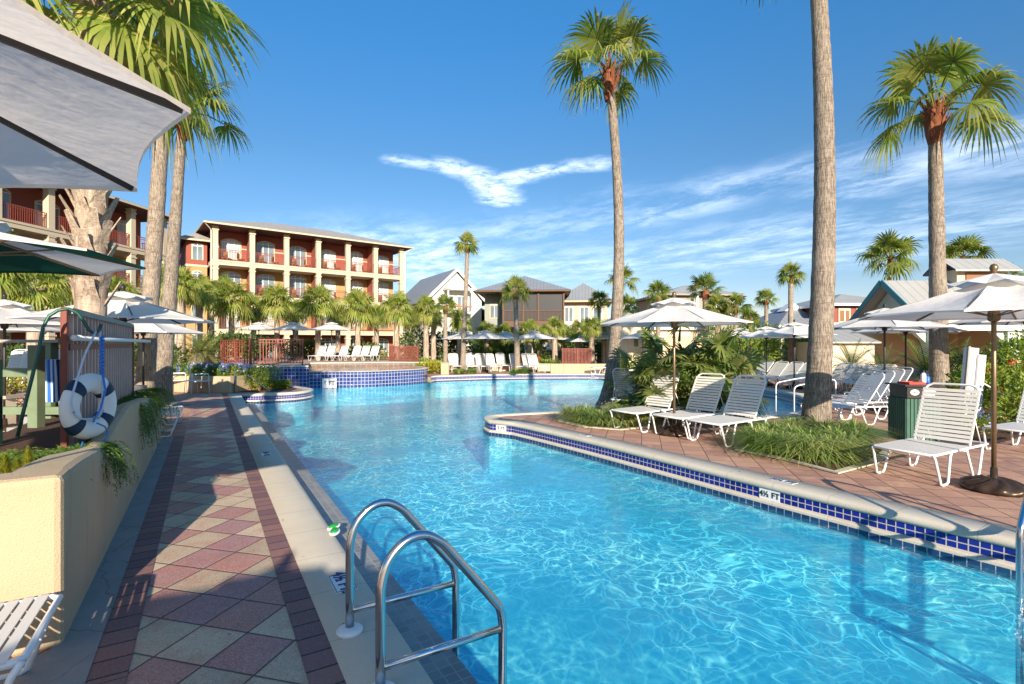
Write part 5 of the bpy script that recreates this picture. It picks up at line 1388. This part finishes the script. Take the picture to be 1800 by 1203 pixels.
mb = MB(); mb.box(.5, 16, hd-.1, hd+.05, 0, ze-.56); mb.box(5, 5.2, -hd+.5, hd-.5, 0, ze-.3); mb.build('rear_wall', 'tan_wall', root)
cu = MB(); cu.box(2.9, 5.1, -.55, .55, zr_-.3, zr_+.45); cb = cu.build('cupola', 'cream_trim', root)
mb = MB(); mb.box(3.3, 4.7, -.60, -.555, zr_-.05, zr_+.3); mb.build('louvre', 'wicker', cb)
mb = MB()
for s in (-1, 1): mb.add([(2.5, 0, zr_+1.05), (5.6, 0, zr_+1.05), (5.6, s*.95, zr_+.40), (2.5, s*.95, zr_+.40), (2.5, 0, zr_+.97), (5.6, 0, zr_+.97), (5.6, s*.95, zr_+.32), (2.5, s*.95, zr_+.32)], [(0, 1, 2, 3), (4, 7, 6, 5), (2, 6, 7, 3)])
mb.build('cupola_roof', 'roof_metal', cb)
mb = MB(); mb.tube(arc_path([(.3, -.9, 3.15), (-.1, -.9, 3.3), (-.45, -.9, 3.1), (-.45, -.9, 2.9)], .15), .02, 6); mb.lathe([(.0, 3.0), (.05, 2.98), (.22, 2.82), (.22, 2.8)], 12, (-.45, -.9, 0)); mb.build('gooseneck_lamp', 'dark_metal', root)
# taller rear block of the pavilion group
root = house_frame('rear_block', 1300, 27, 0, 'cream garden wall with arches beyond the right-hand loungers', 'wall')
mb = MB(); mb.box(4.2, 9.0, 0, .3, 0, 1.5); mb.build('wall_face', 'pale_stucco', root)

# ------------------------------------------------------------------ middle and far palms
rp = random.Random(21)
def far_palm(px, cy, rpx, f, kind, label, group, z0=0.0, tr=None, lean=0, detail=1, k=0, bx=None):
    base = W(px if bx is None else bx, f, z0); s = rpx*f/900/(1.62 if kind == 'wash' else 1.65)*rp.uniform(.88, 1.08); tz = ZP(cy, f)
    r = tr or (.13 if kind == 'wash' else .17)
    top = W(px, f)-W(px if bx is None else bx, f)
    return palm('fan_palm' if kind != 'sabal' else 'cabbage_palm', base, tz, r*1.15, r*.8 if kind == 'wash' else r, kind, label, group, s, lean=top.xy, detail=detail, var=k, boots=(18 if detail else 8) if kind == 'sabal' else 0, m='bark_sabal' if kind == 'sabal' else 'bark', flare=1.15)
gs = 'cabbage palms before the balcony building'
for i, (px, cy, rr) in enumerate([(407, 525, 47), (487, 530, 42), (559, 533, 44), (629, 540, 44), (697, 543, 42), (749, 545, 36)]):
    far_palm(px, cy, rr, 34.5+rp.uniform(-1, 1), 'sabal', nth(i, 'cabbage palm', 'in the row before the balcony building'), gs, ZT, k=i)
for i, (px, cy, rr, f) in enumerate([(446, 545, 36, 38), (520, 548, 34, 39), (372, 520, 36, 37), (594, 555, 30, 39), (662, 556, 32, 39), (722, 560, 32, 38)]):
    far_palm(px, cy, rr, f, 'sabal', nth([1, 2, 0, 3, 4, 5][i], 'cabbage palm', 'of the rear row against the balcony building'), 'rear cabbage palms before the balcony building', ZT, k=i+2, detail=1)
gl = 'cabbage palms left of the balcony building'
for i, (px, cy, rr, f, lab) in enumerate([(62, 505, 62, 14, 'cabbage palm between the left edge and the stout palm'), (-12, 462, 75, 11, 'cabbage palm cropped by the left edge above the white umbrellas'), (118, 500, 52, 20, 'cabbage palm just left of the stout palm trunk, further back'),
                                       (205, 520, 46, 24, 'cabbage palm between the stout palm and the pale straight trunk'), (318, 500, 46, 27, 'cabbage palm right behind the leaning trunk'), (350, 512, 42, 30, 'cabbage palm left of the balcony building corner'), (286, 498, 44, 30, 'cabbage palm showing between the two left trunks')]):
    far_palm(px, cy, rr, f, 'sabal', lab, gl, 0, k=i, tr=.18)
far_palm(822, 432, 30, 29.8, 'wash', 'very slender tall palm standing alone above the cottage roofs', None, 0, .15, k=1, bx=813)
far_palm(906, 513, 30, 29.3, 'wash', 'slim palm with round crown before the brown screened porch', None, 0, .16, k=2, bx=910)
far_palm(783, 540, 28, 30.5, 'wash', 'slim palm left of the slender tall one, by the white cottage', None, 0, .14, k=3)
gm = 'cabbage palms behind the far pool edge'
L_ = [(762, 560, 26, 34), (808, 563, 26, 34), (855, 583, 27, 33), (884, 588, 26, 36), (930, 583, 30, 33), (948, 592, 24, 36), (975, 575, 28, 33), (990, 588, 26, 36), (1016, 582, 28, 35), (1040, 575, 30, 32), (1062, 582, 26, 34)]
for i, (px, cy, rr, f) in enumerate(L_):
    far_palm(px, cy, rr, f, 'sabal', nth(i, 'cabbage palm', 'in the grove behind the far pool edge'), gm, 0, k=i)
gw = 'fan palms against the sky at centre right'
for i, (px, cy, rr, f, kd, lab) in enumerate([
    (1093, 494, 34, 36, 'wash', 'dark-crowned fan palm rising behind the peninsula palm trunk'), (1053, 530, 24, 40, 'wash', 'small fan palm left of the peninsula palm trunk'),
    (1102, 540, 28, 33, 'wash', 'lower fan palm just right of the peninsula palm trunk'), (1157, 519, 27, 30, 'wash', 'twin-trunk looking fan palm above the centre umbrella left half'),
    (1240, 512, 32, 34, 'dark', 'bushy palm crown before the taupe house roof'), (1262, 545, 36, 30, 'sabal', 'bright cabbage palm before the taupe house'),
    (1293, 540, 28, 29, 'wash', 'shaggy fan palm right of the taupe house'), (1318, 562, 22, 30, 'wash', 'small fan palm between taupe house and two slender palms'),
    (1347, 527, 20, 34, 'wash', 'slender pale palm, shorter of two left of the thick trunk'), (1390, 485, 31, 26, 'wash', 'slender dark palm with open crown left of the thick trunk'),
    (1565, 455, 54, 34, 'wash', 'big shaggy fan palm crown behind the teal gable'), (1692, 455, 44, 36, 'wash', 'fan palm crown showing above the pavilion cupola'), (1770, 486, 30, 40, 'dark', 'small palm crown above the pavilion ridge at right')]):
    far_palm(px, cy, rr, f, kd, lab, gw, 0, .14 if kd == 'wash' else .17, k=i)
# background foliage masses
rs_ = random.Random(3)
bk = [(430, 640, 36, 1.7, 1.3), (540, 640, 36.5, 1.6, 1.2), (640, 640, 38, 1.3, 1.0), (757, 640, 36, 2.2, 2.6), (790, 640, 37, 2.2, 2.4), (830, 640, 38, 2.4, 2.2), (868, 640, 38, 2.2, 2.0), (905, 640, 36, 2.0, 1.8), (945, 640, 38, 2.0, 1.6), (1030, 640, 40, 2.4, 2.2), (1070, 640, 36, 2.0, 2.2), (1010, 640, 41, 2.2, 2.0)]
for i, (px, _, f, r_, h_) in enumerate(bk):
    shrub('broadleaf_bush', W(px, f, ZT if px < 700 else 0), (r_, r_*.7, h_*.62), 1700, .26, 'shrub_dark', nth(i, 'dark bush', 'among the palm trunks on the far side'), 'bush', 'dark bushes behind the far pool edge', blobs=4, seed=i, aspect=.4)
bk = [(805, 32.2, .9, .65, 'shrub_lime'), (765, 28.6, .95, .62, 'shrub_lime'), (748, 30.5, 1.0, .75, 'shrub_leaf'), (740, 31.5, .8, .8, 'shrub_leaf'), (925, 33, 1.0, .9, 'shrub_leaf'), (965, 33, 1.2, .7, 'shrub_leaf'), (840, 32.8, 1.2, .9, 'shrub_dark'), (880, 32.6, 1.1, .9, 'shrub_dark'), (1085, 30, .8, .5, 'shrub_leaf')]
for i, (px, f, r_, h_, m) in enumerate(bk):
    shrub('garden_shrub', W(px, f), (r_, r_*.7, h_*.6), 1500, .15, m, ['lime shrub at the left end of the far lounger row', 'pale shrub against the right end of the raised pool', 'green shrub behind the raised pool end', 'taller green shrub behind the red-brown fence corner', 'flowering shrub with red blooms right of the slim palm', 'green shrub beside the lone upper lounger', 'dark leafy shrub behind the widest far umbrella', 'dark leafy shrub left of the slim palm foot', 'low shrub right of the peninsula palm'][i], 'shrub', None, seed=i+20, flowers=('red_petal', 22, .12) if i == 4 else None)
shrub('flower_bed', W(662, 33.5, ZT), (1.3, .5, .3), 900, .12, 'shrub_leaf', 'low green bed with pink flowers by the raised terrace fence', 'flower bed', seed=4, flowers=('pink_petal', 26, .12))
shrub('tropical_plant', W(860, 33.3), (.9, .5, .8), 260, .62, 'shrub_leaf', 'big banana-leaved plant behind the far umbrellas', 'plant', seed=5, aspect=.35)
shrub('tropical_plant', W(895, 33.6), (.9, .5, .8), 240, .62, 'shrub_dark', 'dark big-leaved plant left of the red flowering shrub', 'plant', seed=6, aspect=.35)
for i, (px, f, r_, h_) in enumerate([(1120, 31, 1.6, 1.2), (1320, 27, 2.4, 2.4), (1352, 30, 2.6, 2.8), (1412, 27, 2.0, 2.2), (1440, 30, 1.6, 2.2), (1285, 26, 2.2, 2.0)]):
    shrub('tree_bush', W(px, f), (r_, r_*.7, h_*.6), 2200, .22, 'shrub_leaf', nth(i if i < 5 else 5, 'leafy thicket', 'beyond the right-hand pool lobe') if i < 5 else 'leafy thicket hidden partly behind the dark palm thicket', 'bush', 'leafy thickets beyond the right pool lobe', seed=i+40, aspect=.3)
# right side shrubs
shrub('hibiscus_shrub', W(1765, 11.0), (1.0, .75, .72), 5200, .10, 'shrub_leaf', 'big hibiscus shrub with red flowers behind the right umbrella pole', 'flowering shrub', seed=1, flowers=('red_petal', 9, .08))
shrub('hibiscus_shrub', W(1812, 9.4), (.7, .6, .60), 2600, .09, 'shrub_leaf', 'hibiscus shrub cropped by the right edge', 'flowering shrub', seed=11, flowers=('red_petal', 5, .08))
shrub('rear_shrub', W(1790, 14.5), (1.9, 1.0, 1.15), 4200, .12, 'shrub_leaf', 'tall loose shrub beneath the pavilion beam at right', 'shrub', seed=12)
shrub('silver_shrub', W(1712, 9.6), (.55, .45, .22), 1500, .05, 'shrub_leaf', 'low grey-green groundcover with blue flowers by the white post', 'shrub', seed=13, flowers=('blue_petal', 12, .04))
m_ = MB(); m_.sheet([G(1672, 770), G(1740, 785), G(1830, 760), G(1900, 700), G(1700, 690), G(1650, 730)], z=.014); tag(m_.build('planting_bed', 'mulch'), kind='structure')
shrub('dark_shrub', W(1695, 14.5), (1.2, .8, .85), 3000, .10, 'shrub_dark', 'dark shrub between the right palm trunk and white post', 'shrub', seed=15)
def sago(loc, label, s=1.0, seed=1, nf=34):
    rnd = random.Random(seed); root = empty('sago_palm', loc, 0, label, 'sago palm', 'sago palms by the pavilion'); mb = MB()
    for i in range(nf):
        az = i*2.4; el = R(75-85*(i/nf)); L = s*rnd.uniform(.9, 1.15); p = Vector((0, 0, .45*s)); d = Vector((math.cos(az)*math.cos(el), math.sin(az)*math.cos(el), math.sin(el))); sd_ = Vector((-math.sin(az), math.cos(az), 0))
        for k in range(22):
            d = (d+Vector((0, 0, -.055))).normalized(); p2 = p+d*L/22; t = k/22; ll = s*.20*math.sin(PI*min(1, .15+t*.85))
            for q in (-1, 1):
                o = (sd_*q+d*.6+Vector((0, 0, .25))).normalized(); w = d*.012*s
                mb.add([p-w, p+w, p+o*ll], [(0, 1, 2)])
            mb.add([p-sd_*.008*s, p+sd_*.008*s, p2+sd_*.008*s, p2-sd_*.008*s], [(0, 1, 2, 3)]); p = p2
    mb.build('fronds', 'palm_leaf_dark', root)
    mb = MB(); mb.lathe([(.16*s, 0), (.17*s, .2*s), (.13*s, .45*s), (.0, .5*s)], 12); mb.build('trunk', 'bark_near', root)
sago(W(1497, 19.5), 'sago palm left of the cream pavilion pillar', 1.5, 1)
sago(W(1553, 17.5), 'sago palm under the white umbrella beside the pavilion pillar', 1.2, 2)
sago(W(1628, 15.5), 'sago palm just behind the right-hand palm trunk', 1.6, 3)
sago(W(1690, 16.5), 'sago palm right of the right-hand palm trunk', 1.5, 4)
sago(W(350, 25.0, .5), 'spiky sago palm above the blue flowers at the walkway end', 1.5, 5, 40)
sago(W(370, 27.0, .6), 'sago palm left of the terrace railing', 1.3, 6, 30)
for i, (px, f, z) in enumerate([(20, 10.2, .6), (60, 24, 0), (120, 26, 0), (240, 30, 0), (200, 34, 0), (300, 33, 0), (250, 24, 0), (395, 29, .6)]):
    shrub('left_shrub', W(px, f, z), (.9 if i == 0 else 2.0, .7 if i == 0 else 1.2, .28 if i == 0 else 1.0), 1400, .07 if i == 0 else .2, 'shrub_lime' if i == 0 else 'shrub_dark', ['low lime hedge on the terrace above the stone steps', 'dark shrub under the cabbage palm near the left edge', 'dark shrub beyond the towel and stout palm', 'dark shrub seen between the left trunks', 'dark shrub at the foot of the red building', 'dark shrub right of the leaning trunk', 'dark shrub behind the slatted screen top', 'dark shrub left of the terrace railing'][i], 'shrub', None, seed=i+60)

# ------------------------------------------------------------------ right-hand small things
root = empty('litter_bin', W(1606, 8.9), -TH+R(-8), 'green slatted litter bin with black top holding bottles', 'litter bin')
mb = MB(); mb.box(-.24, .24, -.24, .24, .03, .70); mb.build('liner', 'black_plastic', root)
for sx in (0, 1):
    for j in range(9):
        for s in (-1, 1):
            mb = MB(); a = -.26+j*.058
            if sx: mb.box(a, a+.045, s*.262-.012, s*.262+.012, .02, .72)
            else: mb.box(s*.262-.012, s*.262+.012, a, a+.045, .021, .719)
            mb.build('slat', 'bin_green', root)
mb = MB(); mb.box(-.25, .25, -.25, .25, .72, .93); mb.build('hood', 'black_plastic', root, bevel=.01)
mb = MB(); mb.box(-.30, .30, -.30, .30, .93, .955); mb.build('lid', 'black_plastic', root)
for x, s_ in ((-.13, .05), (.09, .075)):
    mb = MB(); mb.lathe([(.0, 0), (s_, 0), (s_, .006), (0, .006)], 12, (0, 0, 0), Matrix.Translation((x, -.252, .83)) @ Matrix.Rotation(PI/2, 4, 'X') @ Matrix.Scale(1.4, 4, (1, 0, 0)))
    mb.build('emblem', 'white_paint', root)
    mb = MB(); mb.prism([(-.018, -.014), (.018, -.014), (0, .022)], .006, .009, Matrix.Translation((x, -.252, .83)) @ Matrix.Rotation(PI/2, 4, 'X')); mb.build('emblem', 'black_plastic', root)
tp = W(1600, 8.95, .956)
root = empty('red_tray', tp, -TH, 'red plastic tray on top of the litter bin', 'tray'); mb = MB(); mb.box(-.10, .14, -.12, .12, 0, .015); mb.box(-.12, .16, -.14, -.12, .0, .035); mb.box(-.12, .16, .12, .14, 0, .035); mb.box(-.12, -.1, -.12, .12, 0, .035); mb.box(.14, .16, -.12, .12, 0, .035); mb.build('tray_body', 'red_plastic', root)
for px, m, lab, h in ((1623, 'white_plastic', 'white dispenser bottle on the litter bin lid', .20), (1630, 'blue_plastic', 'blue bottle beside the white one on the bin', .14)):
    root = empty('bottle', W(px, 9.0, .956), 0, lab, 'bottle'); mb = MB(); mb.lathe([(.035, 0), (.04, .02), (.04, h*.8), (.02, h*.92), (.018, h), (0, h)], 14); mb.build('body', m, root, True)
    mb = MB(); mb.lathe([(.022, h-.01), (.022, h+.03), (0, h+.03)], 10); mb.build('cap', 'navy', root)
root = empty('white_post', W(1697, 10.2), -TH, 'tall white boxy post leaning before the hibiscus shrub', 'post')
Mz = Matrix.Rotation(R(5), 4, 'Y')
mb = MB(); mb.box(-.13, .10, -.05, .05, 0, 1.58, Mz); mb.build('panel', 'white_plastic', root, bevel=.01)
mb = MB(); mb.box(.06, .20, -.10, -.052, .05, 1.45, Mz); mb.build('side_board', 'white_paint', root)
mb = MB(); mb.box(-.15, -.11, -.09, -.052, 0, 1.6, Mz); mb.build('edge_strip', 'grey_wood', root)
mb = MB(); mb.tube([(.12, 0, 1.0), (.95, .2, .62)], .016, 6); mb.build('brace', 'white_metal', root)
for (px, py, lab) in ((1508, 800, 'small bronze spotlight in the border grass by the thick trunk'), (1719, 768, 'small bronze spotlight in the bed near the right umbrella pole')):
    root = empty('garden_spotlight', G(px, py), 0, lab, 'spotlight', 'bronze garden spotlights'); mb = MB(); mb.tube([(0, 0, 0), (0, 0, .12)], .01, 6); mb.build('stake', 'bronze', root)
    mb = MB(); mb.lathe([(.03, 0), (.033, .02), (.033, .11), (.02, .12), (0, .12)], 12, (0, 0, .1), Matrix.Rotation(R(-25), 4, 'Y')); mb.build('lamp_head', 'bronze', root, True)
# red lounge chairs beyond right lobe
rc = MB()
for i, px in enumerate([1328, 1345, 1362, 1380]):
    lounger(W(px, 27), cam_angle(-.2, .95), nth(i, 'small far lounger', 'beyond the hedge behind the right pool lobe'), 'far loungers beyond the hedge', 60)
root = empty('low_hedge', W(1370, 24.5), 0, 'long low hedge strip behind the right pool lobe loungers', 'hedge'); mb = MB(); rnd = random.Random(2)
for k in range(9):
    c = W(1370+(k-4)*28, 24.5)-W(1370, 24.5); blob_leaves(mb, (c.x, c.y, .22), (.55, .45, .26), 420, .09, rnd)
mb.build('foliage', 'shrub_leaf', root)

mb = MB(); rnd = random.Random(77)
for k in range(260):
    q = G(rnd.uniform(1000, 1780), rnd.uniform(760, 850)) if rnd.random() < .6 else Vector((rnd.uniform(-.5, .9), rnd.uniform(3, 16), 0))
    f_ = q.x*ST+q.y*CT; q.z = .017; a = rnd.uniform(0, 6.28); L = rnd.uniform(.012, .035); d = Vector((math.cos(a), math.sin(a), 0)); n_ = Vector((-d.y, d.x, 0))
    if any((Vector((q.x, q.y))-Vector((p_.x, p_.y))).length < .05 for p_ in front): continue
    mb.add([q, q+d*L*.5+n_*L*.18+Vector((0, 0, .004)), q+d*L, q+d*L*.5-n_*L*.18], [(0, 1, 2, 3)])
tag(mb.build('fallen_leaves', 'dry_leaf'), 'scattered small dry leaf bits on the paving', 'leaf litter', None, 'stuff')
